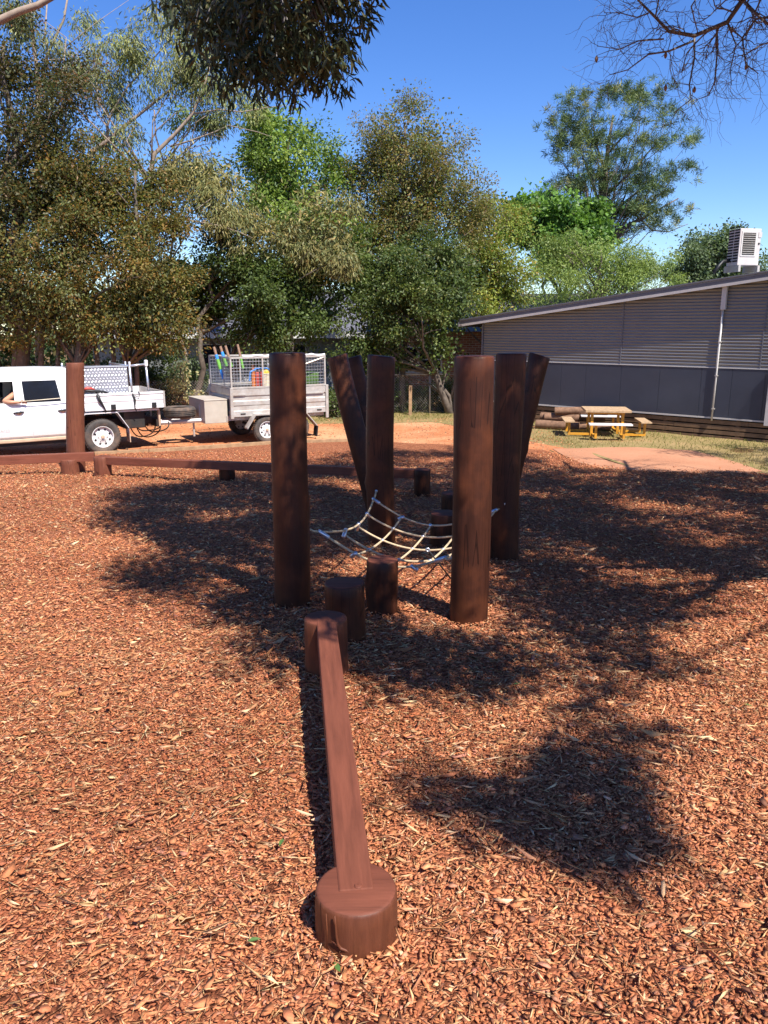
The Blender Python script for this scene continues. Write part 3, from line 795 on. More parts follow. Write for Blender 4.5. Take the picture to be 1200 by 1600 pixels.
for v in vs:
    pts = [netp(t, v) - o0 for t in np.linspace(0, 1, 25)]
    if v in (0, 1): pts = [netp(t if 0 < t < 1 else t, v) - o0 for t in np.linspace(0, 1, 25)]
    MB().tube(pts, RR, 8).build('rope', M['rope'], net, smooth=True)
for u in us:
    pts = [netp(u, t) - o0 for t in np.linspace(0, 1, 25)]
    MB().tube(pts, RR, 8).build('rope', M['rope'], net, smooth=True)
for a, c in ((aA, A), (aB, B), (aC, C), (aD, D)):
    MB().tube([a - o0, a * .5 + c * .5 - o0 - Vector((0, 0, .012)), c - o0], RR, 8).build('rope', M['rope'], net, smooth=True)
    MB().tube([a - o0 + Vector((0.0, 0.03, 0.0)), a - o0, a - o0 + Vector((0.0, -0.012, 0.0))], 0.013, 10).build('eye_bolt', M['alloy'], net, smooth=True)
def sleeve(p, d, L, r=0.0155):
    d = d.normalized(); L = L * 1.25
    MB().tube([p - d*L/2, p - d*L*0.42, p + d*L*0.42, p + d*L/2], [r*.75, r, r, r*.75], 12).build('clamp', M['alloy'], net, smooth=True)
for i, u in enumerate(us):
    for j, v in enumerate(vs):
        p = netp(u, v) - o0
        du = netp(min(1, u+.04), v) - netp(max(0, u-.04), v); dv = netp(u, min(1, v+.04)) - netp(u, max(0, v-.04))
        if u in (0, 1) and v in (0, 1): sleeve(p + du.normalized() * (0.03 if u == 0 else -0.03), du, 0.075)
        elif u in (0, 1): sleeve(p + du.normalized() * (0.025 if u == 0 else -0.025), du, 0.065)
        elif v in (0, 1): sleeve(p + dv.normalized() * (0.018 if v == 0 else -0.018), dv, 0.05)
        else:
            MB().lathe([(0.001, 0.014), (0.012, 0.011), (0.0155, 0), (0.012, -0.011), (0.001, -0.014)], 12, 'Z', p).build('cross_clamp', M['alloy'], net, smooth=True)
# one loose strut under the net
pz = at(668, 858, bPR.y + 0.7)
MB().tube([pz - o0, at(705, 905, bPR.y + 0.9) - o0], 0.006, 8).build('ground_stay', M['black'], net, smooth=True)
MB().lathe([(0.006, 0.006), (0.017, 0.006), (0.017, -0.006), (0.006, -0.006), (0.006, 0.006)], 16, 'Y', pz - o0 + Vector((0, -.02, 0))).build('eyelet', M['alloy'], net, smooth=True)

# ================================================================== PICNIC TABLE
tb = G(951, 687)
tabl = thing('picnic_table', 'square picnic table with yellow steel frame and four attached benches', 'picnic table', (tb.x + .1, tb.y + 0.75, gzf(tb.x, tb.y + .7)), R(-8))
TH = 0.74
for k in range(6):
    MB().box(-0.60, 0.60, -0.55 + k * 0.185, -0.55 + k * 0.185 + 0.176, TH - 0.06 + rnd.uniform(-.004, .004), TH, 0.006).build('top_plank', M['grey_timber'], tabl)
for sx in (-1, 1):
    for sy in (-1, 1):
        MB().box(sx*0.40 - .035, sx*0.40 + .035, sy*0.38 - .035, sy*0.38 + .035, 0.0, TH - 0.061, 0.004).build('leg', M['table_yellow'], tabl)
MB().box(-0.45, 0.45, -0.40, -0.36, TH - 0.12, TH - 0.062).build('rail', M['table_yellow'], tabl)
MB().box(-0.45, 0.45, 0.36, 0.40, TH - 0.12, TH - 0.062).build('rail', M['table_yellow'], tabl)
def bench(ang, mat, w):
    """an arm, two posts and a seat board, turned round the table"""
    rot = Matrix.Rotation(ang, 4, 'Z')
    def put(mb, name, m_):
        o = mb.build(name, m_, tabl); o.matrix_local = rot; return o
    for sx in (-0.36, 0.36):
        put(MB().box(sx - .03, sx + .03, -1.02, -0.42, 0.05, 0.11), 'arm', M['table_yellow'])
        put(MB().box(sx - .03, sx + .03, -1.02, -0.96, 0.111, 0.40), 'leg', M['table_yellow'])
    put(MB().box(-0.55, 0.55, -1.14, -0.86, 0.401, 0.44, 0.005), 'seat_board', mat)
bench(0, M['bench_alu'], 1); bench(R(180), M['bench_alu'], 1); bench(R(90), M['grey_timber'], 1); bench(R(-90), M['grey_timber'], 1)
tabl.scale = (.92, .92, .92)
# ------------------------------------------------------------------ logs stacked by the building
LG = [((838, 670), (905, 669), 0.14, 0), ((845, 657), (905, 656), 0.13, 1), ((868, 668), (955, 668), 0.12, 0), ((850, 660), (945, 659), 0.12, 1), ((866, 659), (950, 647), 0.12, 2)]
names = ['short thick log at the left foot of the log pile', 'short log on top at the left end of the log pile', 'long log on the grass at the front of the log pile', 'long log in the middle of the pile behind the picnic table', 'long log slanting over the top of the pile behind the picnic table']
for (a, b_, r, lev), lb in zip(LG, names):
    ya = 20.6 + (0.25 if lev == 1 else 0.12 if lev == 2 else 0)
    p = at(a[0], 660, ya + (.15 if 'short' in lb else 0)); q = at(b_[0], 660, ya - 0.35)
    r *= .86; zz = [r * .95, 0.30, 0.47][lev]
    p.z = zz; q.z = zz + (0.06 if lev == 2 else 0)
    d = (q - p)
    mb = MB().tube([Vector((0, 0, 0)), d * .25, d * .5, d * .75, d], [r * 1.03, r, r * .97, r * 1.0, r * .93], 14, wob=0.04)
    o = mb.build('felled_log', M['log'], smooth=True, loc=p, angle=50)
    tag(o, lb, 'log', 'logs piled against the building')

# ================================================================== WHEELS
def wheel(parent, x, y, z, rad, width, out, rim_r, name='wheel'):
    """tyre and rim; out is +1 when the visible face looks along +y"""
    w = MB()
    R0, Wd = rad, width / 2
    prof = [(rim_r * 1.0, -Wd * .8), (rim_r * 1.08, -Wd * .95), (R0 * .86, -Wd), (R0 * .95, -Wd * .92), (R0 * .985, -Wd * .75), (R0, -Wd * .45), (R0, Wd * .45), (R0 * .985, Wd * .75), (R0 * .95, Wd * .92), (R0 * .86, Wd), (rim_r * 1.08, Wd * .95), (rim_r * 1.0, Wd * .8)]
    w.lathe(prof, 48, 'Y')
    t = w.build(name, M['tyre'], parent, smooth=True, angle=50); t.location = (x, y, z)
    b = MB()
    for k in range(44):
        a = 2 * math.pi * k / 44
        for s in (-1, 1):
            c = Vector((math.cos(a + .03 * s), 0, math.sin(a + .03 * s))); tn = Vector((-c.z, 0, c.x))
            p = c * (R0 + 0.001)
            q = [p - tn*.013 + Vector((0, s*Wd*.12, 0)), p + tn*.013 + Vector((0, s*Wd*.12, 0)), p + tn*.013 + Vector((0, s*Wd*.72, 0)), p - tn*.013 + Vector((0, s*Wd*.72, 0))]
            b.hexa(q, [v + c * .008 for v in q])
    tb_ = b.build('tread', M['tyre'], t); tb_['kind'] = 'stuff'
    r = MB(); o = out
    r.lathe([(rim_r * 1.03, o * Wd * .82), (rim_r * 1.0, o * Wd * .9), (rim_r * .95, o * Wd * .86), (rim_r * .92, o * Wd * .45), (rim_r * .80, o * Wd * .40), (rim_r * .52, o * Wd * .58), (rim_r * .36, o * Wd * .62), (rim_r * .30, o * Wd * .72), (0.002, o * Wd * .74)], 40, 'Y')
    rm = r.build('rim', M['rim'], t, smooth=True, angle=40)
    for k in range(8):
        a = 2 * math.pi * (k + .5) / 8
        c = Vector((math.cos(a), 0, math.sin(a))) * rim_r * .72; tn = Vector((-math.sin(a), 0, math.cos(a))); cn = Vector((math.cos(a), 0, math.sin(a)))
        yo = Vector((0, o * Wd * .475, 0)); dy = Vector((0, o * .006, 0)); s = rim_r * .085
        pts = [c + tn * s * 1.1 - cn * s, c - tn * s * 1.1 - cn * s, c - tn * s * .8 + cn * s, c + tn * s * .8 + cn * s]
        tilt = [Vector((0, o * Wd * .05, 0)) if i < 2 else Vector((0, -o * Wd * .02, 0)) for i in range(4)]
        MB().hexa([p + yo + tl - dy for p, tl in zip(pts, tilt)], [p + yo + tl + dy for p, tl in zip(pts, tilt)]).build('rim_hole_shade', M['darkvoid'], t)  # dark plates on the rim paint the shade inside its holes
    for k in range(6):
        a = 2 * math.pi * k / 6
        MB().lathe([(0.001, o * (Wd * .66 + .012)), (0.010, o * (Wd * .66 + .010)), (0.012, o * Wd * .6)], 8, 'Y', (math.cos(a) * rim_r * .42, 0, math.sin(a) * rim_r * .42)).build('wheel_nut', M['galv'], t)
    MB().lathe([(0.001, o * Wd * .98), (rim_r * .15, o * Wd * .95), (rim_r * .19, o * Wd * .7)], 16, 'Y').build('hub_cap', M['sill_dust'], t, smooth=True, angle=40)
    return t

# ================================================================== UTE (x forward, y towards the viewer's side, z up)
HEAD = R(180 + 33)
uw = G(163, 707); uw.z = 0
fw = Vector((math.cos(HEAD), math.sin(HEAD), 0)); lf = Vector((-fw.y, fw.x, 0))
uo = uw - lf * 0.86
ute = thing('utility_truck', 'white dual cab tray truck with checker plate toolbox and an open front window', 'truck', uo, HEAD)
WR = 0.375
wheel(ute, 0, 0.76, WR, WR, 0.25, 1, 0.225)
wheel(ute, 0, -0.76, WR, WR, 0.25, -1, 0.225)
wheel(ute, 3.15, 0.76, WR, WR, 0.25, 1, 0.225)
wheel(ute, 3.15, -0.76, WR, WR, 0.25, -1, 0.225)
def hw(z):
    pts = [(0.40, .80), (0.48, .865), (0.62, .905), (0.85, .918), (1.05, .905), (1.16, .88), (1.74, .70), (1.85, .55)]
    for (a, p), (b_, q) in zip(pts, pts[1:]):
        if z <= b_: return p + (q - p) * max(0, (z - a) / (b_ - a))
    return pts[-1][1]
# lower body shell
def loft(secs, name, mat, parent, smooth=True, angle=35):
    n = len(secs[0]); mb = MB(); V = [p for s in secs for p in s]; F = []
    for i in range(len(secs) - 1):
        for k in range(n): F.append((i*n+k, i*n+(k+1) % n, (i+1)*n+(k+1) % n, (i+1)*n+k))
    F.append(tuple(range(n))); F.append(tuple((len(secs)-1)*n + k for k in reversed(range(n))))
    return mb.add(V, F).build(name, mat, parent, smooth=smooth, angle=angle)
def body_ring(x, zt, zb=0.44, k=1.0):
    zs = [z for z in (zb, 0.5, 0.62, 0.85, 1.0, 1.1) if z < zt - .02] + [zt]
    L = [(x, hw(z) * k - 0.012, z) for z in zs]
    return L + [(x, -y, z) for (_, y, z) in reversed(L)]
secs = [body_ring(x, 1.15) for x in (0.52, 0.56, 1.0, 1.5, 2.0, 2.6)]
loft(secs, 'cab_body', M['white'], ute)
sec2 = [body_ring(x, zt, zb, k) for x, zt, zb, k in ((2.605, 1.15, .6, 1), (2.9, 1.15, .6, 1), (3.3, 1.13, .6, .99), (3.8, 1.10, .5, .96), (4.02, 1.105, .5, .90))]
sec2 = [s for s in sec2]
mn = min(len(s) for s in sec2)
sec2 = [s[:mn // 2] + s[-(mn // 2):] for s in sec2]
loft(sec2, 'bonnet', M['white'], ute)
MB().box(4.0, 4.12, -.85, .85, .42, .68, .03).build('front_bumper', M['white'], ute)
for s in (-1, 1): MB().box(3.92, 4.035, s*.62 - .18, s*.62 + .18, .78, .95, .02).build('headlight', M['alloy'], ute)
# door skins with shut lines
def door_skin(x0, x1, name, zlo=0.50, zhi=1.135, slant=0.0):
    mb = MB(); V, F = [], []
    zs = np.linspace(zlo, zhi, 9)
    for z in zs:
        for x in (x0, x1): V.append((x + slant * (z - zlo), hw(z) - 0.002, z))
    for z in zs:
        for x in (x0, x1): V.append((x + slant * (z - zlo), hw(z) - 0.018, z))
    n = len(zs)
    for i in range(n - 1):
        F += [(2*i, 2*i+1, 2*i+3, 2*i+2), (2*n+2*i, 2*n+2*i+2, 2*n+2*i+3, 2*n+2*i+1), (2*i, 2*i+2, 2*n+2*i+2, 2*n+2*i), (2*i+1, 2*n+2*i+1, 2*n+2*i+3, 2*i+3)]
    F += [(0, 2*n, 2*n+1, 1), (2*n-2, 2*n-1, 4*n-1, 4*n-2)]
    return mb.add(V, F).build(name, M['white'], ute, smooth=True, angle=40)
d1 = door_skin(0.66, 1.495, 'rear_door'); d2 = door_skin(1.503, 2.50, 'front_door')
for d_, xh in ((d1, 0.80), (d2, 1.64)):
    MB().tube([(xh + .19, hw(.99) + 0.004, .985), (xh + .15, hw(.99) + .03, .99), (xh + .04, hw(.99) + .035, 1.0), (xh, hw(.99) + 0.006, 1.0)], [.012, .016, .018, .012], 8).build('door_handle', M['black'], d_, smooth=True)
    MB().lathe([(0.001, 0.003), (0.05, 0.002), (0.055, -0.004)], 20, 'Y', (xh + .09, hw(.985) + 0.0005, .985)).build('handle_cup', M['alloy'], d_, smooth=True)
MB().box(0.56, 2.55, .84, .90, 0.385, 0.455, .015).build('side_sill', M['sill_dust'], ute)
MB().box(0.52, 2.6, .76, .84, 0.30, 0.40, .01).build('chassis_rail', M['chassis'], ute)
# greenhouse
def pillar(xb0, xb1, xt0, xt1, name='pillar', zb=1.14, zt=1.73, s=1, mat='white', th=0.055, off=0.0):
    yb, yt = s * (hw(zb) + off), s * (hw(zt) + off)
    i = -s * th
    return MB().hexa([(xb0, yb, zb), (xb1, yb, zb), (xb1, yb + i, zb), (xb0, yb + i, zb)], [(xt0, yt, zt), (xt1, yt, zt), (xt1, yt + i, zt), (xt0, yt + i, zt)]).build(name, M[mat], ute)
for s in (1, -1):
    pillar(0.53, 0.90, 0.62, 0.97, s=s); pillar(1.60, 1.78, 1.60, 1.76, s=s); pillar(2.80, 3.0, 2.15, 2.24, s=s)
    pillar(0.90, 1.60, 0.96, 1.61, 'top_rail', 1.60, 1.73, s); pillar(1.76, 2.34, 1.75, 2.18, 'top_rail', 1.60, 1.73, s)
    pillar(0.89, 1.60, 0.91, 1.60, 'waist_rail', 1.135, 1.175, s); pillar(1.77, 2.95, 1.77, 2.93, 'waist_rail', 1.135, 1.165, s)
    pillar(0.89, 1.605, 0.955, 1.605, 'rear_window', 1.17, 1.605, s, 'glass', 0.01, -0.012)
pillar(1.77, 2.8, 1.76, 2.3, 'side_glass', 1.16, 1.605, -1, 'glass', 0.01, -0.012)
def roof_ring(x, z0, k):
    return [(x, .70 * k, z0 - .05), (x, .67 * k, z0), (x, .55 * k, z0 + .045), (x, .2 * k, z0 + .065), (x, -.2 * k, z0 + .065), (x, -.55 * k, z0 + .045), (x, -.67 * k, z0), (x, -.70 * k, z0 - .05)]
loft([roof_ring(.60, 1.72, .96), roof_ring(.66, 1.765, 1), roof_ring(1.2, 1.785, 1), roof_ring(1.8, 1.785, 1), roof_ring(2.2, 1.755, .98), roof_ring(2.32, 1.72, .95)], 'cab_roof', M['white'], ute)
MB().hexa([(2.95, -.80, 1.14), (2.95, .80, 1.14), (2.94, .80, 1.13), (2.94, -.80, 1.13)], [(2.28, -.64, 1.73), (2.28, .64, 1.73), (2.27, .64, 1.72), (2.27, -.64, 1.72)]).build('windscreen', M['glass'], ute)
MB().hexa([(.53, -.84, 1.14), (.53, .84, 1.14), (.58, .84, 1.14), (.58, -.84, 1.14)], [(.62, -.68, 1.74), (.62, .68, 1.74), (.67, .68, 1.74), (.67, -.68, 1.74)]).build('rear_bulkhead', M['white'], ute)
MB().box(0.6, 2.6, -.8, .8, 0.7, 0.72).build('cabin_floor', M['darkvoid'], ute)
for y in (-.38, .38):
    st = MB().box(1.45, 1.98, y - .25, y + .25, .73, .98, .03).build('seat', M['shirt'], ute)
    MB().hexa([(1.38, y - .25, .95), (1.52, y - .25, .95), (1.52, y + .25, .95), (1.38, y + .25, .95)], [(1.22, y - .22, 1.5), (1.32, y - .22, 1.5), (1.32, y + .22, 1.5), (1.22, y + .22, 1.5)]).build('seat_back', M['shirt'], st)
# round emblem and lettering on the front door
tor = bpy.data.meshes.new('emblem'); bm = bmesh.new()
ex, ez = 2.235, 0.86
for k in range(40):
    a0 = 2*math.pi*k/40; a1 = 2*math.pi*(k+1)/40
    vs = [bm.verts.new((ex - math.cos(a)*r_, hw(.85) + .0015, ez + math.sin(a)*r_)) for a, r_ in ((a0, .135), (a1, .135), (a1, .122), (a0, .122))]
    bm.faces.new(vs)
bm.to_mesh(tor); bm.free(); tor.materials.append(M['chassis']); link('door_emblem', tor, d2)
tc_ = bpy.data.curves.new('door_lettering', 'FONT'); tc_.body = 'LANDSCAPES'; tc_.size = 0.075; tc_.align_x = 'RIGHT'; tc_.space_character = 1.12
tmp_ = bpy.data.objects.new('lettering_tmp', tc_); COL.objects.link(tmp_)
tme = bpy.data.meshes.new_from_object(tmp_.evaluated_get(bpy.context.evaluated_depsgraph_get()))
bpy.data.objects.remove(tmp_); tme.materials.append(M['pipe'])
to = link('door_lettering', tme, d2)
to.location = (1.93, hw(.66) + .006, 0.63); to.rotation_euler = (R(88), 0, R(180))
# tray
tz = 0.95
MB().box(-1.34, 0.33, -.90, .90, tz, tz + .05).build('tray_floor', M['galv'], ute)
prof = [(.90, tz - .01), (.925, tz - .01), (.925, tz + .06), (.915, tz + .07), (.915, tz + .16), (.925, tz + .17), (.925, tz + .22), (.915, tz + .23), (.915, tz + .29), (.928, tz + .30), (.928, tz + .345), (.90, tz + .345)]
MB().extrude(prof, -1.33, 0.33).build('drop_side', M['whitetray'], ute)
MB().extrude([(-a, b_) for a, b_ in prof], -1.33, 0.33).build('drop_side', M['whitetray'], ute)
MB().box(-1.375, -1.335, -.92, .92, tz - .01, tz + .345, .004).build('tailgate', M['galv'], ute)
MB().box(0.335, 0.37, -.9, .9, tz, tz + .86, .004).build('headboard', M['alloy'], ute)
for x in (-.25, -1.12): MB().box(x - .05, x + .05, .929, .955, tz + .0, tz + .11, .006).build('tray_latch', M['black'], ute)
MB().box(-1.25, -.35, .80, .83, tz - .075, tz - .035).build('rope_rail', M['whitetray'], ute)
MB().box(-.05, .36, .80, .83, tz - .075, tz - .035).build('rope_rail', M['whitetray'], ute)
for y in (-.42, .42): MB().box(-1.3, 2.9, y - .05, y + .05, .55, .70).build('chassis_beam', M['chassis'], ute)
MB().box(-1.30, -1.20, -.75, .75, .50, .66).build('tow_bar', M['chassis'], ute)
MB().box(-1.28, -1.24, .70, .80, .52, .90).build('tail_bracket', M['sill_dust'], ute)
MB().box(-.95, -.5, -.3, .75, .50, .86, .02).build('under_tray_tank', M['chassis'], ute)
MB().tube([(0, -.7, WR), (0, .62, WR)], .06, 10).build('axle', M['chassis'], ute)
MB().lathe([(0.001, -.14), (.12, -.1), (.15, 0), (.12, .1), (0.001, .14)], 16, 'Y', (0, 0.1, WR)).build('differential', M['chassis'], ute, smooth=True)
# wheel arch guard
gp = [(-.56, .40), (-.555, .52), (-.33, .875), (.33, .875), (.52, .56), (.53, .46)]
mb = MB()
for (x0, z0), (x1, z1) in zip(gp, gp[1:]):
    mb.hexa([(x0, .60, z0), (x1, .60, z1), (x1, .90, z1), (x0, .90, z0)], [(x0, .60, z0 + .022), (x1, .60, z1 + .022), (x1, .90, z1 + .022), (x0, .90, z0 + .022)])
mb.build('wheel_guard', M['whitetray'], ute)
MB().box(-.575, -.556, .62, .89, .22, .41).build('mud_flap', M['sill_dust'], ute)
# toolbox with raised tread pattern
x0, x1, y0, y1, z0, z1 = -.63, .32, .30, .80, tz + .05, tz + .88
tbx = MB().box(x0, x1, y0, y1, z0, z1, .008).build('toolbox', M['checker'], ute)
mb = MB(); i = 0
for zi in np.arange(z0 + .04, z1 - .03, .062):
    for xi in np.arange(x0 + .04, x1 - .03, .070):
        o = .035 if i % 2 else 0; a = R(40) if i % 2 else R(-40); xi = xi + o
        c, s = math.cos(a), math.sin(a); q = []
        for du, dv in ((-.030, 0), (0, -.013), (.030, 0), (0, .013)): q.append((xi + du*c - dv*s, y1 + .0005, zi + du*s + dv*c))
        cx = (xi, y1 + .007, zi)
        b_ = len(mb.v); mb.v += q + [cx]; mb.f += [(b_, b_+1, b_+4), (b_+1, b_+2, b_+4), (b_+2, b_+3, b_+4), (b_+3, b_, b_+4)]
    i += 1
tp = mb.build('tread_pattern', M['tread'], tbx); tp['kind'] = 'stuff'
MB().box(x0 - .01, x1 + .005, y0, y1 + .012, z1, z1 + .02, .004).build('toolbox_lid', M['checker'], ute)
# ladder rack
zr = tz + .93
mb = MB()
rk = MB().tube([(-.70, .83, tz + .1), (-.675, .83, zr - .02)], .024, 8).build('rack_post', M['alloy'], ute, smooth=True)
rk = MB().tube([(-1.06, .83, tz + .1), (-1.03, .83, zr + .0)], .024, 8).build('rack_post', M['alloy'], ute, smooth=True)
MB().tube([(-.66, .83, zr - .03), (-1.05, .83, zr - .0)], .024, 8).build('rack_rail', M['alloy'], ute, smooth=True)
MB().box(-1.07, -1.0, .79, .87, zr - .05, zr + .09, .02).build('rack_stop', M['whitetray'], ute)
MB().box(-.70, -.66, .80, .86, zr - .03, zr + .06, .012).build('rack_stop', M['whitetray'], ute)
MB().tube([(-.675, .83, zr - .03), (-.675, -.83, zr - .03)], .022, 8).build('rack_crossbar', M['alloy'], ute, smooth=True)
for x in (-.70, -1.05): MB().tube([(x, -.83, tz + .1), (x + .02, -.83, zr)], .024, 8).build('rack_post', M['alloy'], ute, smooth=True)
for x in (.62, .28): MB().tube([(x, .5, 1.80), (x, .5, 1.93)], .02, 8).build('roof_peg', M['alloy'], ute, smooth=True)
# straps
MB().tube([(-.66, .86, tz + .36), (-.68, .935, tz + .30), (-.71, .94, tz + .18), (-.70, .935, tz + .02), (-.73, .92, tz - .06)], [.012, .02, .024, .012, .01], 8).build('tie_strap', M['black'], ute, smooth=True)
MB().tube([(-.72, .94, tz + .27), (-.80, .95, tz + .24), (-.82, .95, tz + .32), (-.79, .945, tz + .37)], .008, 6).build('tie_strap', M['black'], ute, smooth=True)
MB().tube([(.06, .86, tz + .36), (.05, .945, tz + .30), (.02, .95, tz + .20), (-.06, .945, tz + .05), (-.09, .92, tz - .02)], [.02, .036, .034, .018, .012], 8).build('tie_strap', M['black'], ute, smooth=True)
hs = tag(MB().tube([Vector((.34, .86, tz + .37)), Vector((.25, .9, tz + .42)), Vector((.1, .88, tz + .40)), Vector((-.08, .86, tz + .38)), Vector((-.18, .84, tz + .35))], [.02, .03, .034, .028, .015], 8).build('rolled_strap', M['black'], smooth=True), 'black rolled strap lying on the truck tray edge below the red cloth', 'strap')
hs.location = uo; hs.rotation_euler = (0, 0, HEAD)
rc = tag(MB().tube([Vector((.33, .87, tz + .44)), Vector((.24, .9, tz + .465)), Vector((.14, .88, tz + .45)), Vector((.08, .87, tz + .42))], [.02, .035, .03, .012], 8, wob=.2).build('red_cloth', M['red'], smooth=True), 'red rag bundled on the truck tray edge', 'rag')
rc.location = uo; rc.rotation_euler = (0, 0, HEAD)
# safety chains and leads under the tail
for k, (dx, dz, yy) in enumerate(((-.95, -.30, .5), (-1.12, -.34, .35), (-1.28, -.22, .45), (-1.05, -.16, .6))):
    pts = [Vector((dx + .28 * math.cos(a), yy + .08 * math.sin(3*a), .56 + dz * math.sin(a))) for a in np.linspace(0, math.pi, 14)]
    MB().tube(pts, .014, 6).build('trailer_lead', M['black'] if k % 2 else M['chassis'], ute, smooth=True)

# ------------------------------------------------------------------ passenger with an arm out of the window
def skin_body(name, joints, edges, root, mat, parent, sub=2):
    me = bpy.data.meshes.new(name)
    me.from_pydata([j[0] for j in joints], edges, [])
    o = link(name, me, parent)
    o.modifiers.new('skin', 'SKIN').use_smooth_shade = True
    for v, j in zip(me.skin_vertices[0].data, joints):
        r = j[1]; v.radius = (r, r) if not isinstance(r, tuple) else r
    me.skin_vertices[0].data[root].use_root = True
    s = o.modifiers.new('sub', 'SUBSURF'); s.levels = sub; s.render_levels = sub
    me.materials.append(mat)
    return o
per = thing('person', 'person in the white truck resting a bare arm out of the open window', 'person', uo, HEAD)
J = [((1.62, .40, 1.00), .15), ((1.58, .40, 1.18), .155), ((1.57, .40, 1.36), .13), ((1.59, .40, 1.46), .06), ((1.62, .40, 1.56), .095), ((1.625, .40, 1.64), .085),
     ((1.66, .58, 1.38), .065), ((1.98, .82, 1.215), .047), ((1.86, .935, 1.205), .043), ((1.72, .945, 1.20), .030), ((1.66, .945, 1.198), .034),
     ((1.66, .22, 1.38), .065), ((1.88, .2, 1.15), .045), ((2.1, .3, 1.12), .035),
     ((1.75, .52, .97), .10), ((2.1, .52, .98), .08), ((1.75, .28, .97), .10), ((2.1, .28, .98), .08)]
E = [(0,1),(1,2),(2,3),(3,4),(4,5),(2,6),(6,7),(7,8),(8,9),(9,10),(2,11),(11,12),(12,13),(0,14),(14,15),(0,16),(16,17)]
body = skin_body('body', J, E, 0, M['skin'], per)
for k, (dy, ln) in enumerate(((-.022, .062), (-.008, .074), (.008, .078), (.022, .068))):
    f = [((1.665, .945 + dy * .0, 1.198 - dy), .011), ((1.615, .950, 1.198 - dy), .0095), ((1.615 - ln * .35, .953, 1.192 - dy), .009), ((1.615 - ln * .6, .945, 1.180 - dy), .008)]
    skin_body('finger', f, [(0,1),(1,2),(2,3)], 0, M['skin'], per, 1)
skin_body('thumb', [((1.70, .95, 1.215), .012), ((1.665, .965, 1.235), .011), ((1.63, .965, 1.232), .010)], [(0,1),(1,2)], 0, M['skin'], per, 1)
top = skin_body('shirt', [((1.62, .40, .98), .165), ((1.58, .40, 1.18), .17), ((1.57, .40, 1.37), .145), ((1.66, .575, 1.38), .08), ((1.76, .66, 1.32), .075), ((1.66, .225, 1.38), .08), ((1.76, .21, 1.28), .072)], [(0,1),(1,2),(2,3),(3,4),(2,5),(5,6)], 0, M['shirt'], per)
skin_body('hair', [((1.60, .40, 1.63), .085), ((1.57, .40, 1.58), .08), ((1.63, .40, 1.68), .07)], [(0,1),(0,2)], 0, M['hair'], per)
skin_body('nose', [((1.715, .40, 1.595), .014), ((1.735, .40, 1.575), .016)], [(0,1)], 0, M['skin'], per, 1)
for dy in (-.035, .035): MB().lathe([(0.001, .011), (.009, .008), (.011, 0), (0.001, -.011)], 8, 'Z', (1.705, .40 + dy, 1.61)).build('eye', M['darkvoid'], per, smooth=True)
MB().box(1.69, 1.708, .375, .425, 1.528, 1.536).build('mouth', M['red'], per)
rod = tag(MB().tube([Vector((1.72, .975, 1.212)), Vector((1.2, .985, 1.235)), Vector((.52, .965, 1.262))], .0075, 8).build('thin_rod', M['cream'], smooth=True), 'thin pale rod held by the person along the side of the white truck', 'rod')
rod.location = uo; rod.rotation_euler = (0, 0, HEAD)

for o_ in [ute] and list(ute.children):
    if o_.name.split('.')[0] in ('cab_body', 'bonnet', 'front_bumper', 'headlight', 'rear_door', 'front_door', 'side_sill', 'chassis_rail', 'pillar', 'top_rail', 'waist_rail', 'rear_window', 'side_glass', 'cab_roof', 'windscreen', 'rear_bulkhead', 'cabin_floor', 'seat'):
        o_.location.x -= 0.135
for o_ in (per, rod): o_.location = Vector(o_.location) - fw * 0.135
# ================================================================== CAGE TRAILER
TH_ = R(180 + 30)
tw = G(417, 691); tw.z = 0
tf = Vector((math.cos(TH_), math.sin(TH_), 0)); tl = Vector((-tf.y, tf.x, 0))
tro = tw - tl * .88
tr = thing('cage_trailer', 'galvanised tandem trailer with a wire mesh cage and a toolbox on the drawbar', 'trailer', tro, TH_)
for x in (0, -.76):
    for s in (1, -1): wheel(tr, x, s * .86, .315, .315, .20, s, .195)
XF, XR, YW = .78, -1.62, .78
MB().box(XR, XF, -YW, YW, .66, .70).build('deck', M['galv'], tr)
for y in (-.6, .6): MB().box(XR, XF + .1, y - .03, y + .03, .54, .655).build('chassis_rail', M['galv'], tr)
sp = [(YW - .02, .64), (YW + .02, .64), (YW + .02, .76), (YW - .005, .78), (YW - .005, .88), (YW + .012, .90), (YW + .012, .99), (YW - .005, 1.01), (YW - .005, 1.10), (YW + .02, 1.12), (YW + .02, 1.27), (YW - .02, 1.27)]
MB().extrude(sp, XR, XF).build('side_panel', M['galv'], tr)
MB().extrude([(-a, b_) for a, b_ in sp], XR, XF).build('side_panel', M['galv'], tr)
fp = [(XF - .02, .64), (XF + .015, .64), (XF + .015, .76), (XF - .01, .80), (XF - .01, 1.0), (XF + .012, 1.03), (XF + .012, 1.08), (XF - .01, 1.11), (XF + .015, 1.15), (XF + .015, 1.27), (XF - .02, 1.27)]
MB().extrude(fp, -YW, YW, 'Y').build('front_panel', M['galv'], tr)
MB().extrude([(XR + XF - a, b_) for a, b_ in fp], -YW, YW, 'Y').build('tailgate', M['galv'], tr)
for x, y in ((XF + .01, YW), (XF + .01, -YW), (XR - .01, YW), (XR - .01, -YW)):
    MB().box(x - .035, x + .035, y - .02, y + .045 if y > 0 else y + .02, .60 if x > 0 else .50, 1.30, .004).build('corner_post', M['galv'], tr)
for x in (XF - .25, XR + .2): MB().box(x - .06, x + .06, YW + .0205, YW + .035, .69, .715).build('marker', M['chassis'], tr)
MB().box(XF - .32, XF - .02, YW + .021, YW + .04, 1.13, 1.16).build('tie_rail', M['galv'], tr)
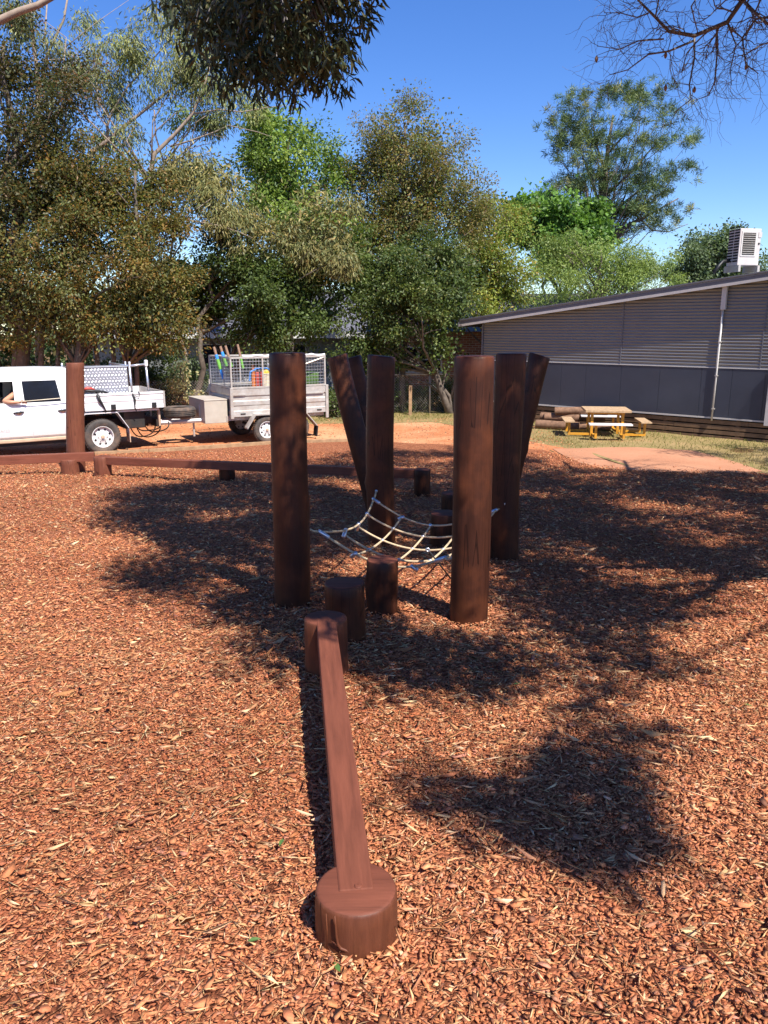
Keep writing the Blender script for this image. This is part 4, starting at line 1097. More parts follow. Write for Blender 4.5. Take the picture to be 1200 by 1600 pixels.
MB().box(XR + .08, XR + .55, YW + .021, YW + .04, 1.10, 1.13).build('tie_rail', M['galv'], tr)
# mudguard of bent plate
gp = [(.50, .36), (.29, .665), (-.98, .665), (-1.27, .33)]
for s in (1, -1):
    mb = MB()
    for (x0, z0), (x1, z1) in zip(gp, gp[1:]):
        ya, yb = (.775 * s, .995 * s)
        mb.hexa([(x0, ya, z0), (x1, ya, z1), (x1, yb, z1), (x0, yb, z0)], [(x0, ya, z0 + .03), (x1, ya, z1 + .03), (x1, yb, z1 + .03), (x0, yb, z0 + .03)])
    mb.build('mudguard', M['galv'], tr)
MB().hexa([(-1.27, .80, .08), (-1.24, .80, .08), (-1.24, .99, .08), (-1.27, .99, .08)], [(-1.30, .80, .33), (-1.27, .80, .33), (-1.27, .99, .33), (-1.30, .99, .33)]).build('mud_flap', M['black'], tr)
MB().tube([(0, -.7, .315), (0, .78, .315)], .035, 8).build('axle', M['chassis'], tr); MB().tube([(-.76, -.7, .315), (-.76, .78, .315)], .035, 8).build('axle', M['chassis'], tr)
# cage
CT = 1.98
for x in (XF - .01, XF - .78, (XF + XR) / 2 - .38, XR + .02):
    for s in (1, -1): MB().box(x - .018, x + .018, s * (YW - .01) - .018, s * (YW - .01) + .018, 1.29, CT).build('cage_post', M['galv'], tr)
for s in (1, -1):
    for z in (1.30, CT): MB().box(XR, XF, s * (YW - .01) - .02, s * (YW - .01) + .02, z - .02, z + .02).build('cage_rail', M['galv'], tr)
for x in (XF - .01, XR + .02):
    for z in (1.30, CT): MB().box(x - .02, x + .02, -YW + .03, YW - .03, z - .02, z + .02).build('cage_rail', M['galv'], tr)
MB().box(XF - .012, XF + .004, .26, .29, 1.25, 1.85).build('front_strut', M['galv'], tr)
MB().tube([(XR + .05, YW - .01, CT - .03), (XR + .75, YW - .01, 1.74)], .02, 6).build('cage_brace', M['galv'], tr)
mb = MB()
def wire(p, q): mb.tube([p, q], .0032, 4, cap=False)
for s in (1, -1):
    for x in np.arange(XR + .06, XF - .03, .075): wire((x, s * (YW - .012), 1.31), (x, s * (YW - .012), CT - .02))
    for z in np.arange(1.37, CT - .02, .075): wire((XR + .03, s * (YW - .008), z), (XF - .03, s * (YW - .008), z))
for x in (XF - .012, XR + .018):
    for y in np.arange(-YW + .07, YW - .03, .075): wire((x, y, 1.31), (x, y, CT - .02))
    for z in np.arange(1.37, CT - .02, .075): wire((x + .003, -YW + .03, z), (x + .003, YW - .03, z))
wm = mb.build('cage_mesh', M['alloy'], tr); wm['kind'] = 'stuff'
# rolled cover along the top of the cage
MB().tube([(x, YW - .02 + .012 * math.sin(9 * x), CT + .035 + .012 * math.sin(14 * x)) for x in np.linspace(XF - .3, XR, 24)], [.026 + .012 * math.sin(3 * k) for k in range(24)], 8, wob=.12).build('rolled_cover', M['whitetray'], tr, smooth=True)
# drawbar with toolbox
for s in (1, -1): MB().tube([(XF, s * .5, .58), (XF + 1.75, s * .05, .52)], .055, 6).build('drawbar', M['trim'], tr)
MB().box(XF + 1.66, XF + 1.98, -.06, .06, .47, .56, .01).build('coupling', M['chassis'], tr)
bx = MB().box(XF + .06, XF + .60, -.62, .62, .50, 1.02, .01).build('drawbar_toolbox', M['greybox'], tr)
MB().box(XF + .05, XF + .61, -.63, .63, 1.021, 1.045, .006).build('toolbox_lid', M['greybox'], bx)
MB().box(XF + .602, XF + .615, .24, .27, .62, .92).build('toolbox_latch', M['trim'], bx)
MB().tube([(XF + .75, .2, .62), (XF + .75, .2, .18)], .025, 8).build('jockey_stand', M['galv'], tr)
sw_ = MB().lathe([(.20, -.10), (.22, -.12), (.30, -.125), (.345, -.105), (.36, -.06), (.362, .06), (.345, .105), (.30, .125), (.22, .12), (.20, .10)], 48, 'Z')
spare = tag(sw_.build('spare_tyre', M['tyre'], smooth=True, angle=50), 'dusty spare tyre lying flat on the trailer drawbar', 'tyre')
spare.location = tro + tf * (XF + 1.02) + tl * .05 + Vector((0, 0, .745)); spare.rotation_euler = (0, 0, TH_)
for z in (-.055, -.02, .02, .055):
    MB().lathe([(.362, z - .006), (.372, z - .005), (.372, z + .009), (.362, z + .010)], 48, 'Z').build('tread_rib', M['tyre'], spare)
# things carried in the cage
def inside(mb, name, mat, x, y, z, label, cat, group=None, smooth=True):
    o = mb.build(name, mat, smooth=smooth, angle=40)
    o.location = tro + tf * x + tl * y + Vector((0, 0, z)); o.rotation_euler = (0, 0, TH_)
    return tag(o, label, cat, group)
inside(MB().box(-.10, .10, -.12, .12, 0, .34, .02).box(-.03, .03, -.03, .03, .34, .40, .01), 'fuel_can', M['red'], .02, .5, 1.30, 'red fuel can standing inside the trailer cage', 'fuel can')
inside(MB().lathe([(.001, .0), (.12, .0), (.14, .28), (.15, .29), (.13, .3), (.001, .26)], 20, 'Z'), 'plastic_bucket', M['cream'], -.16, .55, 1.30, 'cream plastic bucket inside the trailer cage', 'bucket')
inside(MB().lathe([(.15, 0), (.15, .012), (.115, .02), (.11, .08), (.07, .13), (.001, .145)], 20, 'Z'), 'hard_hat', M['yellow'], -.15, .52, 1.60, 'yellow hard hat on top of the bucket inside the trailer cage', 'helmet')
inside(MB().tube([Vector((.22, 0, -.16)), Vector((.2, 0, .04)), Vector((.05, .02, .12)), Vector((-.2, 0, .12)), Vector((-.38, 0, .05))], .02, 8), 'blue_hose', M['blue'], .05, .62, 1.60, 'blue hose looped over the load inside the trailer cage', 'hose')
inside(MB().box(-.16, .16, -.1, .1, 0, .42, .05), 'paper_sack', M['sill_dust'], -.45, .5, 1.30, 'tan sack standing inside the trailer cage', 'sack')
inside(MB().box(-.2, .2, -.1, .1, 0, .09, .02), 'white_box', M['white'], -.45, .5, 1.73, 'white box on top of the tan sack inside the trailer cage', 'box')
inside(MB().tube([Vector((0, 0, 0)), Vector((0, 0, .5))], [.045, .03], 8), 'orange_bottle', M['orange'], .17, .6, 1.30, 'orange bottle beside the red fuel can inside the trailer cage', 'bottle')
inside(MB().box(-.3, .3, -.15, .15, 0, .3, .03), 'green_crate', M['leafgreen'], -1.25, .4, 1.30, 'green crate at the rear of the trailer cage', 'crate')
inside(MB().box(-.5, .5, -.4, .4, 0, .55, .02), 'dark_crate', M['chassis'], .1, -.1, .72, 'dark crate on the trailer bed', 'crate')
inside(MB().box(-.5, .5, -.5, .5, 0, .5, .02), 'timber_crate', M['grey_timber'], -1.0, 0, .72, 'timber crate on the trailer bed', 'crate')
# painted sticks leaning over the front of the cage
def stick(pa, pb, cols, label):
    d = pb - pa
    root = thing('painted_stick', label, 'stick', pa, 0, 'painted sticks leaning out of the trailer')
    for k, (t0, t1, mname, r) in enumerate(cols):
        mb = MB().tube([d * t0, d * (t0 + t1) / 2, d * t1], [r, r * 1.08, r * .98], 9)
        mb.build('bare_wood' if mname == 'stick' else 'painted_band', M[mname], root, smooth=True, angle=50)
yk = tw.y - .05
def tp(px, py, dy=0): return at(px, py, yk + dy)
stick(tp(349, 592, .25), tp(334, 542, .25), [(0, .30, 'blue', .03), (.30, .62, 'green', .04), (.62, .76, 'blue', .038), (.76, 1.0, 'stick', .03)], 'stick with blue, green and blue painted bands, leftmost of those leaning from the trailer')
stick(tp(354, 572, .3), tp(344, 541, .3), [(0, .45, 'green', .035), (.45, .72, 'blue', .036), (.72, 1.0, 'stick', .03)], 'stick with a green foot and blue band, second from the left in the trailer')
stick(tp(362, 573, .3), tp(352, 540, .3), [(0, .3, 'green', .03), (.3, 1.0, 'stick', .03)], 'mostly bare brown stick with a green tip over the trailer front rail')
stick(tp(380, 576, .2), tp(371, 538, .2), [(0, .5, 'green', .03), (.5, 1.0, 'stick', .028)], 'stick painted lime green halfway, rightmost of those leaning from the trailer')

# ================================================================== VEGETATION
def unit(a): return a / np.maximum(np.linalg.norm(a, axis=-1, keepdims=True), 1e-9)
def leaves_mesh(name, P, axis, nrm, L, Wd, cols, mat, parent=None, shape='leaf'):
    """every leaf its own small folded blade: P base points, axis direction, nrm facing"""
    n = len(P)
    side = unit(np.cross(axis, nrm)); nn = np.cross(side, axis)
    L = np.broadcast_to(L, n)[:, None]; Wd = np.broadcast_to(Wd, n)[:, None]
    if shape == 'leaf':
        v = np.stack([P, P + axis*L*.5 + side*Wd*.5 + nn*Wd*.16, P + axis*L, P + axis*L*.5 - side*Wd*.5 + nn*Wd*.16], 1)
        q = (np.arange(n) * 4)[:, None]
        loops = np.concatenate([q + [[0, 1, 2]], q + [[0, 2, 3]]], 1).ravel(); sizes = np.full(2*n, 3); k = 4
    else:                                                     # long curved gum leaf: two quads
        bend = side * L * 0.16
        a1 = P + axis*L*.35 + bend*.8; a2 = P + axis*L
        v = np.stack([P, a1 + side*Wd*.5, a1 - side*Wd*.5 + nn*Wd*.2, P + axis*L*.7 + bend*.7 + side*Wd*.38, P + axis*L*.7 + bend*.7 - side*Wd*.38 + nn*Wd*.15, a2], 1)
        q = (np.arange(n) * 6)[:, None]
        loops = np.concatenate([q + [[0, 1, 2]], q + [[1, 3, 4, 2]], q + [[3, 5, 4]]], 1).ravel(); sizes = np.tile([3, 4, 3], n); k = 6
    return np_mesh(name, v.reshape(-1, 3), loops, sizes, mat, np.repeat(cols, k, 0), parent)
PG = 1.9
def palette(g, n, pal):
    c = np.minimum(np.array([p[:3] for p in pal]) * PG, .6); w = np.array([p[3] for p in pal], float)
    i = g.choice(len(pal), n, p=w / w.sum())
    return c[i] * g.uniform(0.7, 1.3, (n, 1))
def blob(px, py, rx, ry, Y, dep=None):
    c = at(px, py, Y); s = pxm(c)
    return (c.x, c.y, c.z, rx / s, (dep if dep else min(rx, ry) / s * 0.85), ry / s)
def cluster_points(g, blobs, n, shell=0.55, group=1):
    vol = np.array([(b[3]*b[5] + b[3]*b[4] + b[4]*b[5]) for b in blobs]); pick = g.choice(len(blobs), n, p=vol / vol.sum())
    B_ = np.array(blobs)[pick]
    d = unit(g.normal(size=(n, 3)))
    wob = 1 + 0.13*np.sin(4.3*d[:, 0] + 2.1*d[:, 2] + B_[:, 0]) + 0.12*np.sin(6.1*d[:, 2] - 3.7*d[:, 1] + B_[:, 2]) + g.normal(0, .05, n)
    r = (shell + (1 - shell) * g.uniform(0, 1, n)**0.6) * wob
    P = B_[:, :3] + d * r[:, None] * B_[:, 3:6]
    if group > 1:                                             # boughs: clumps gather round a smaller number of centres
        m = max(3, n // group); idx = g.integers(0, m, n)
        sp = np.clip(B_[idx][:, 3:6].min(1) * .24, .18, .75) * g.uniform(.6, 1.25, m)[idx]
        off = g.normal(size=(n, 3)) * sp[:, None]; off[:, 2] *= .75
        P = P[idx] * 1.0 + off; d = unit(d[idx] * .7 + unit(off) * .8)
    return P, d
LS = 1.08; NC = 1.12
def crown(parent, blobs, ncl, per, cr, L, Wd, pal, seed, droop=0.25, mat='leaf', shape='leaf', shell=0.5, zmin=0.1, tip=None, flat=0.75, name='crown', huevar=0.16, fill=0.4, bough=11):
    g = np.random.default_rng(seed)
    ncl = int(ncl * NC)
    C, D = cluster_points(g, blobs, ncl, shell, bough)
    ok = C[:, 2] > zmin; C, D = C[ok], D[ok]; ncl = len(C)
    rad = cr * g.uniform(0.6, 1.35, ncl)
    n = ncl * per
    ci = np.repeat(np.arange(ncl), per)
    off = unit(g.normal(size=(n, 3))) * (g.uniform(0, 1, (n, 1))**0.45) * rad[ci][:, None]
    off[:, 2] *= flat
    P = C[ci] + off
    if droop > .5: P[:, 2] -= g.uniform(0, 1, n) * cr * .9
    out = unit(off + 1e-6)
    ax = unit(out * 0.8 + D[ci] * 0.4 + g.normal(size=(n, 3)) * 0.55 + np.array([0, 0, -droop * 2]))
    nr = unit(g.normal(size=(n, 3)) * 0.75 + D[ci] * .35 + np.array([0, 0, 0.75 if droop < .5 else 0.1]))
    L = L * LS; Wd = Wd * LS
    cl = palette(g, ncl, pal)                                 # each clump leans to one tone
    cl2 = palette(g, n, pal)
    c = cl[ci] * .55 + cl2 * .45
    c *= 1 + huevar * np.sin(C[ci][:, [0]] * 2.1 + C[ci][:, [2]] * 1.7)
    if tip is not None:                                       # new growth on the outside of a clump
        tmask = (np.linalg.norm(off, axis=1) > rad[ci] * .72) & (g.uniform(0, 1, n) < tip[1])
        c[tmask] = np.array(tip[0]) * g.uniform(.75, 1.25, (tmask.sum(), 1))
    Ln, Wn = L * g.uniform(.7, 1.25, n), Wd * g.uniform(.75, 1.2, n)
    if fill:                                                  # older, larger leaves in the middle of the crown
        C2, _ = cluster_points(g, [b_[:3] + tuple(q * .72 for q in b_[3:]) for b_ in blobs], int(ncl * fill), 0.05)
        C2 = C2[C2[:, 2] > zmin]; C2 = np.array([b_[:3] for b_ in blobs])[0] * 0 + C2
        k2 = max(10, per // 2); n2 = len(C2) * k2; c2i = np.repeat(np.arange(len(C2)), k2)
        P2 = C2[c2i] + g.normal(0, cr * .75, (n2, 3))
        P = np.concatenate([P, P2]); ax = np.concatenate([ax, unit(g.normal(size=(n2, 3)))]); nr = np.concatenate([nr, unit(g.normal(size=(n2, 3)) + [0, -.3, .4])])
        Ln = np.concatenate([Ln, L * g.uniform(1.0, 1.5, n2)]); Wn = np.concatenate([Wn, Wd * g.uniform(1.2, 1.7, n2)]); c = np.concatenate([c, palette(g, n2, pal)])
    o = leaves_mesh(name, P - np.array(parent.location), ax, nr, Ln, Wn, c, M[mat], parent, shape)
    return o, C
def limbs(parent, base, top, C, r0, mat, nl=26, seed=1, twigs=True, wander=.25, from_t=(0.25, 0.95), extra=None, name='trunk', n=7, xs=1.0):
    """trunk from base to top and limbs out to the clumps"""
    g = random.Random(seed); mb = MB()
    o = parent.location
    base = Vector(base); top = Vector(top); H = (top - base)
    m = 12
    tr_ = [base + H * (i / m) + Vector((g.uniform(-1, 1), g.uniform(-1, 1), 0)) * wander * math.sin(math.pi * i / m) for i in range(m + 1)]
    tr_[0].z -= .1
    rad = [r0 * (1.25 if i == 0 else 1) * (1 - .85 * i / m) + .012 for i in range(m + 1)]
    mb.tube([p - o for p in tr_], rad, n + 2)
    idx = list(range(len(C))); g.shuffle(idx)
    for i in idx[:nl]:
        c = Vector(C[i])
        t = max(from_t[0], min(from_t[1], (c.z - base.z) / max(H.z, .1) - g.uniform(.12, .35)))
        k = int(t * m); p = tr_[k]
        L = (c - p).length
        mid = p.lerp(c, .45) + Vector((g.uniform(-1, 1), g.uniform(-1, 1), g.uniform(-.2, .6))) * L * .12
        m2 = p.lerp(c, .75) + Vector((g.uniform(-1, 1), g.uniform(-1, 1), g.uniform(-.2, .5))) * L * .08
        r = max(.012, min(rad[k] * .6, .018 + L * .014))
        mb.tube([p - o, mid - o, m2 - o, c - o], [r, r * .65, r * .4, .006], 5)
        if twigs:
            for _ in range(3):
                q = mid.lerp(m2, g.random()); e = q + Vector((g.uniform(-1, 1), g.uniform(-1, 1), g.uniform(-.3, .8))).normalized() * L * g.uniform(.2, .4)
                mb.tube([q - o, q.lerp(e, .5) + Vector((0, 0, .04)) - o, e - o], [r * .4, r * .25, .005], 4)
    if extra:
        for pts, ra, rb in extra:
            mb.tube([Vector(p) - o for p in pts], list(np.linspace(ra * xs, rb * xs, len(pts))), n)
    return mb.build(name, M[mat], parent, smooth=True)
BG = 'trees behind the car park'
def tree(name, label, base, blobs, ncl, per, cr, L, Wd, pal, seed, trunk_top=None, r0=.16, bark='bark', nl=26, group=BG, cat='tree', **kw):
    bx_, by_ = base; bz = gzf(bx_, by_)
    t = thing(name, label, cat, (bx_, by_, bz), 0, group)
    lk = {k: kw.pop(k) for k in ('extra', 'wander', 'from_t', 'twigs', 'xs') if k in kw}
    o, C = crown(t, blobs, ncl, per, cr, L, Wd, pal, seed, **kw)
    zt = max(b[2] + b[5] * .4 for b in blobs); cx = sum(b[0] for b in blobs) / len(blobs); cy = sum(b[1] for b in blobs) / len(blobs)
    limbs(t, (bx_, by_, bz), trunk_top or (cx, cy, zt), C, r0, bark, nl, seed, **lk)
    return t
BRONZE = [(0.060, 0.060, 0.017, 5), (0.090, 0.072, 0.019, 4), (0.145, 0.095, 0.024, 2), (0.040, 0.052, 0.018, 4), (0.085, 0.098, 0.026, 3)]
DARKBR = [(0.036, 0.036, 0.013, 5), (0.052, 0.045, 0.016, 4), (0.075, 0.060, 0.020, 2), (0.028, 0.040, 0.014, 5)]
DARKGR = [(0.027, 0.043, 0.012, 5), (0.044, 0.066, 0.016, 4), (0.070, 0.092, 0.024, 2), (0.10, 0.12, 0.04, 1)]
BRIGHT = [(0.092, 0.140, 0.028, 5), (0.13, 0.175, 0.034, 4), (0.052, 0.092, 0.020, 4), (0.18, 0.21, 0.04, 1)]
OLIVE = [(0.095, 0.090, 0.028, 5), (0.13, 0.108, 0.035, 4), (0.065, 0.078, 0.028, 5), (0.17, 0.125, 0.045, 1)]
TALLBR = [(0.095, 0.092, 0.027, 5), (0.125, 0.102, 0.029, 4), (0.065, 0.080, 0.024, 4), (0.16, 0.105, 0.034, 1.5), (0.085, 0.11, 0.03, 3)]
YELGR = [(0.12, 0.145, 0.028, 5), (0.16, 0.17, 0.03, 3), (0.08, 0.115, 0.024, 3), (0.18, 0.13, 0.03, 1)]
FEATH = [(0.115, 0.155, 0.038, 5), (0.15, 0.18, 0.045, 4), (0.08, 0.12, 0.035, 3)]
MAPLE = [(0.072, 0.135, 0.026, 5), (0.098, 0.165, 0.030, 4), (0.042, 0.085, 0.018, 5)]
GREYGR = [(0.060, 0.085, 0.040, 5), (0.085, 0.115, 0.055, 4), (0.040, 0.062, 0.028, 3), (0.12, 0.15, 0.09, 1)]
GUMBG = [(0.10, 0.115, 0.035, 5), (0.14, 0.135, 0.045, 3), (0.065, 0.085, 0.03, 4), (0.17, 0.17, 0.06, 1.5)]
YE = 26.0
def pl(pts, Y=YE, jit=0): return [at(px, py, Y + (jit * math.sin(i))) for i, (px, py) in enumerate(pts)]
def gb(px, Y): p = at(px, 640, Y); return (p.x, p.y)
tree('lilly_pilly', 'tall dark bronze tree at the left edge behind the cab of the white truck', gb(40, 21.6), [blob(30, 190, 100, 140, 21.6), blob(-70, 300, 110, 240, 21.6), blob(60, 330, 120, 120, 21.4), blob(20, 440, 120, 90, 21.2), blob(95, 240, 70, 100, 21.8), blob(20, 100, 60, 60, 21.8)], 640, 70, .42, .085, .042, DARKBR, 21, zmin=2.2, tip=((0.16, .08, .028), .35), r0=.2)
tree('lilly_pilly', 'bronze tipped bushy tree with low branches behind the toolbox of the white truck', gb(122, 21.0), [blob(110, 420, 120, 110, 21.0), blob(120, 300, 80, 60, 21.6), blob(60, 500, 120, 62, 20.8), blob(180, 480, 95, 75, 20.9), blob(130, 330, 90, 80, 21.4)], 440, 70, .38, .085, .042, BRONZE, 22, zmin=2.25, extra=[(pl([(62, 650), (64, 560), (70, 480)], 21.3), .10, .05), (pl([(150, 650), (152, 560), (140, 480)], 21.2), .09, .04), (pl([(20, 650), (24, 560), (30, 480)], 21.6), .12, .06), (pl([(93, 650), (90, 560), (96, 490)], 21.5), .08, .04)], tip=((0.22, .115, .028), .4), r0=.15)
tree('lilly_pilly', 'golden bronze bushy tree behind the ladder rack of the white truck', gb(196, 21.3), [blob(225, 400, 70, 100, 21.3), blob(215, 490, 70, 70, 21.0), blob(190, 300, 90, 65, 21.8), blob(255, 460, 50, 70, 21.2)], 330, 70, .36, .085, .042, BRONZE, 23, zmin=2.1, extra=[(pl([(176, 650), (178, 560), (170, 470)], 21.5), .09, .04), (pl([(215, 650), (213, 560), (220, 470)], 21.4), .09, .04)], tip=((0.24, .13, .03), .42), r0=.13)
tree('lilly_pilly', 'bronze hedge like tree at the extreme left of the row', gb(-90, 21.2), [blob(-90, 470, 120, 100, 21.2), blob(-200, 400, 110, 170, 21.2)], 180, 60, .42, .085, .042, BRONZE, 24, zmin=2.2, tip=((0.2, .11, .028), .3), r0=.15)
# pale limbed gum behind
YE = 26.0
def pl(pts, Y=YE, jit=0): return [at(px, py, Y + (jit * math.sin(i))) for i, (px, py) in enumerate(pts)]
ex = [(pl([(228, 640), (230, 420), (231, 300), (241, 241), (273, 210), (301, 178), (322, 126), (330, 96)]), .17, .03),
      (pl([(110, 640), (118, 400), (130, 275), (147, 234), (168, 220), (196, 196), (245, 157), (301, 112), (332, 87)], 26.3), .17, .03),
      (pl([(168, 220), (168, 196), (175, 175), (199, 136), (227, 105), (259, 70), (280, 30)], 26.3), .07, .018),
      (pl([(171, 182), (150, 140), (129, 105), (118, 80)], 26.3), .045, .012),
      (pl([(301, 178), (343, 171), (378, 175), (416, 168), (450, 165)]), .045, .01), (pl([(241, 241), (234, 224), (245, 203), (273, 178), (300, 160)]), .05, .012),
      (pl([(266, 229), (297, 220), (336, 206), (357, 196), (402, 206), (425, 214)]), .05, .01), (pl([(231, 262), (250, 262), (248, 280)]), .03, .01),
      (pl([(60, 640), (58, 300), (60, 130), (52, 60), (45, -20)], 27), .16, .06), (pl([(60, 150), (72, 90), (100, 30), (110, -30)], 27), .08, .04), (pl([(68, 140), (85, 110), (70, 60), (75, -20)], 27), .06, .03),
      (pl([(270, 341), (300, 345), (340, 352), (372, 362), (395, 372)], 22.6), .04, .012), (pl([(285, 338), (310, 325), (330, 310)], 22.6), .025, .01), (pl([(225, 345), (270, 341)], 22.8), .05, .04)]
g1 = [blob(200, 80, 75, 60, 26), blob(110, 130, 60, 60, 26.5), blob(330, 140, 60, 40, 26), blob(230, 60, 75, 60, 26), blob(300, 30, 80, 45, 26), blob(160, 110, 55, 50, 26.3), blob(120, 60, 55, 60, 27), blob(270, 110, 60, 40, 26), blob(330, 100, 50, 50, 26), blob(40, 20, 60, 50, 27), blob(180, 30, 50, 40, 27.5)]
tree('gum_tree', 'open crowned gum with pale spreading limbs above the bronze trees', gb(228, 26), g1 + [blob(290, 200, 80, 45, 26.5), blob(370, 170, 60, 40, 26.5), blob(190, 190, 50, 50, 26.5)], 380, 52, .42, .15, .026, GUMBG, 31, trunk_top=at(236, 250, 26), r0=.2, bark='palebark', nl=10, droop=.8, shape='gum', mat='gumleaf', shell=.25, extra=ex, xs=.62, from_t=(.7, .98), fill=0)
g2 = [blob(330, 200, 100, 70, 28), blob(240, 200, 80, 60, 28.5), blob(160, 200, 60, 60, 28.5)]
tree('gum_tree', 'thin leaved pale green gum seen through the limbs of the taller gum', gb(300, 29), g2, 60, 40, .45, .14, .03, [(0.13, .17, .035, 4), (.17, .2, .05, 2), (.09, .13, .03, 3)], 32, r0=.07, bark='palebark', nl=14, droop=.6, shape='gum', mat='gumleaf', shell=.2, fill=0)
tree('bright_tree', 'bright green rounded tree between the gum and the tall brown tree', gb(450, 27.5), [blob(440, 250, 88, 72, 27.5), blob(460, 320, 95, 75, 27.5), blob(430, 200, 55, 30, 27.5), blob(490, 380, 90, 60, 27.5)], 400, 62, .45, .12, .055, BRIGHT, 41, r0=.2)
tree('drooping_gum', 'olive brown gum with drooping foliage in front of the bright green tree', gb(300, 23.4), [blob(320, 320, 85, 62, 23.4), blob(420, 370, 90, 48, 23.2), blob(505, 335, 62, 58, 23.6), blob(300, 270, 70, 40, 23.8), blob(500, 400, 62, 42, 23.2), blob(360, 290, 60, 40, 23.8)], 300, 62, .36, .13, .026, OLIVE, 42, r0=.09, droop=.8, shape='gum', mat='gumleaf', shell=.3, nl=10, trunk_top=at(350, 330, 23.4))
tree('dark_shrub_tree', 'dark glossy leaved tree behind the trailer and its painted sticks', gb(352, 23.8), [blob(350, 450, 85, 80, 23.8), blob(440, 470, 90, 75, 23.6), blob(300, 470, 45, 75, 24.2), blob(400, 400, 80, 50, 24), blob(480, 500, 60, 48, 23.4), blob(515, 455, 50, 70, 24.2)], 460, 66, .36, .10, .05, DARKGR, 43, tip=((.14, .20, .05), .22), r0=.14)
tree('tall_brown_tree', 'tall oval brownish tree standing highest in the middle of the row', gb(622, 27.8), [blob(650, 225, 84, 74, 27.8), blob(628, 300, 98, 90, 27.8), blob(600, 260, 62, 80, 27.8), blob(690, 320, 82, 80, 27.6), blob(590, 390, 62, 80, 27.4)], 640, 66, .44, .085, .040, TALLBR, 44, tip=((.2, .12, .04), .35), r0=.17, shell=.35, nl=50)
tree('camellia_tree', 'dark glossy tree with low curved stems in front of the brick house', gb(704, 24.6), [blob(600, 490, 80, 80, 24.6), blob(690, 470, 80, 85, 24.4), blob(560, 440, 55, 80, 25), blob(640, 420, 90, 62, 25), blob(690, 545, 62, 36, 24.2), blob(590, 560, 50, 30, 24.4)], 520, 66, .34, .095, .05, DARKGR, 45, tip=((.17, .18, .05), .28), r0=.10, nl=40,
     extra=[(pl([(705, 655), (703, 620), (680, 590), (650, 570)], 24.6), .07, .03), (pl([(704, 650), (690, 605), (700, 570), (720, 540)], 24.6), .06, .025), (pl([(703, 630), (712, 590), (735, 560)], 24.6), .05, .02), (pl([(630, 655), (628, 600), (632, 540), (640, 480)], 24.8), .12, .06), (pl([(700, 625), (670, 600), (630, 585), (610, 590)], 24.6), .035, .012)])
tree('yellow_green_tree', 'yellow green tree with rusty lower leaves at the corner of the grey building', gb(772, 29), [blob(765, 400, 62, 85, 29), blob(792, 440, 50, 50, 28.6), blob(735, 440, 50, 70, 28.6), blob(750, 340, 40, 40, 29)], 300, 64, .42, .10, .045, YELGR, 46, tip=((.24, .15, .03), .22), r0=.14)
tree('maple_tree', 'bright green broad leaved tree in front of the pine', gb(876, 34), [blob(870, 340, 66, 42, 34), blob(895, 385, 70, 45, 33.6), blob(830, 350, 35, 40, 34), blob(930, 370, 30, 40, 33.6)], 260, 60, .5, .16, .11, MAPLE, 47, r0=.16)
tree('feathery_tree', 'yellow green feathery tree spreading above the roof of the grey building', gb(932, 31), [blob(930, 410, 110, 45, 31), blob(1000, 412, 66, 36, 31), blob(865, 430, 60, 42, 30.5), blob(950, 450, 120, 40, 30.5)], 380, 66, .42, .085, .032, FEATH, 48, r0=.14, droop=.4)
tree('grey_green_tree', 'dense grey green rounded tree beside the air conditioner', gb(1110, 39), [blob(1108, 398, 56, 50, 39), blob(1075, 420, 45, 35, 39), blob(1150, 410, 45, 45, 39)], 260, 62, .5, .13, .075, GREYGR, 49, r0=.2)
# ------------------------------------------------------------------ pine
YP = 43.0
pb_ = at(938, 640, YP); pz0 = gzf(pb_.x, pb_.y)
pine = thing('pine_tree', 'tall pine with an open crown and dark limbs rising above the grey building', 'tree', (pb_.x, pb_.y, pz0), 0, BG)
pblobs = [blob(965, 185, 82, 58, YP), blob(925, 250, 60, 55, YP), blob(1010, 240, 66, 70, YP), blob(1030, 300, 52, 45, YP), blob(900, 280, 36, 30, YP), blob(965, 290, 60, 60, YP), blob(1045, 350, 42, 24, YP), blob(1000, 345, 40, 20, YP), blob(900, 210, 30, 40, YP), blob(985, 140, 45, 14, YP)]
g = np.random.default_rng(61)
PC_, PD_ = cluster_points(g, pblobs, 78, .5)
C = np.concatenate([PC_ + g.normal(size=(78, 3)) * np.array([.62, .62, .17]) for _ in range(9)]); D = np.concatenate([PD_ + g.normal(size=(78, 3)) * .3 for _ in range(9)])
per = 58; n = len(C) * per; ci = np.repeat(np.arange(len(C)), per)
d = unit(g.normal(size=(n, 3)) * np.array([1, 1, .8]) + np.array([0, 0, .35]) + D[ci] * .3)
cols = palette(g, len(C), [(0.046, .070, .024, 5), (.070, .090, .027, 4), (.028, .048, .020, 5), (.115, .115, .04, 1)])[ci] * g.uniform(.8, 1.2, (n, 1))
leaves_mesh('crown', C[ci] + g.normal(0, .10, (n, 3)) - np.array(pine.location), d, unit(g.normal(size=(n, 3))), np.repeat(g.uniform(.24, .36, len(C)), per) * g.uniform(.75, 1.1, n), .030, cols * 1.15, M['needle'], pine)
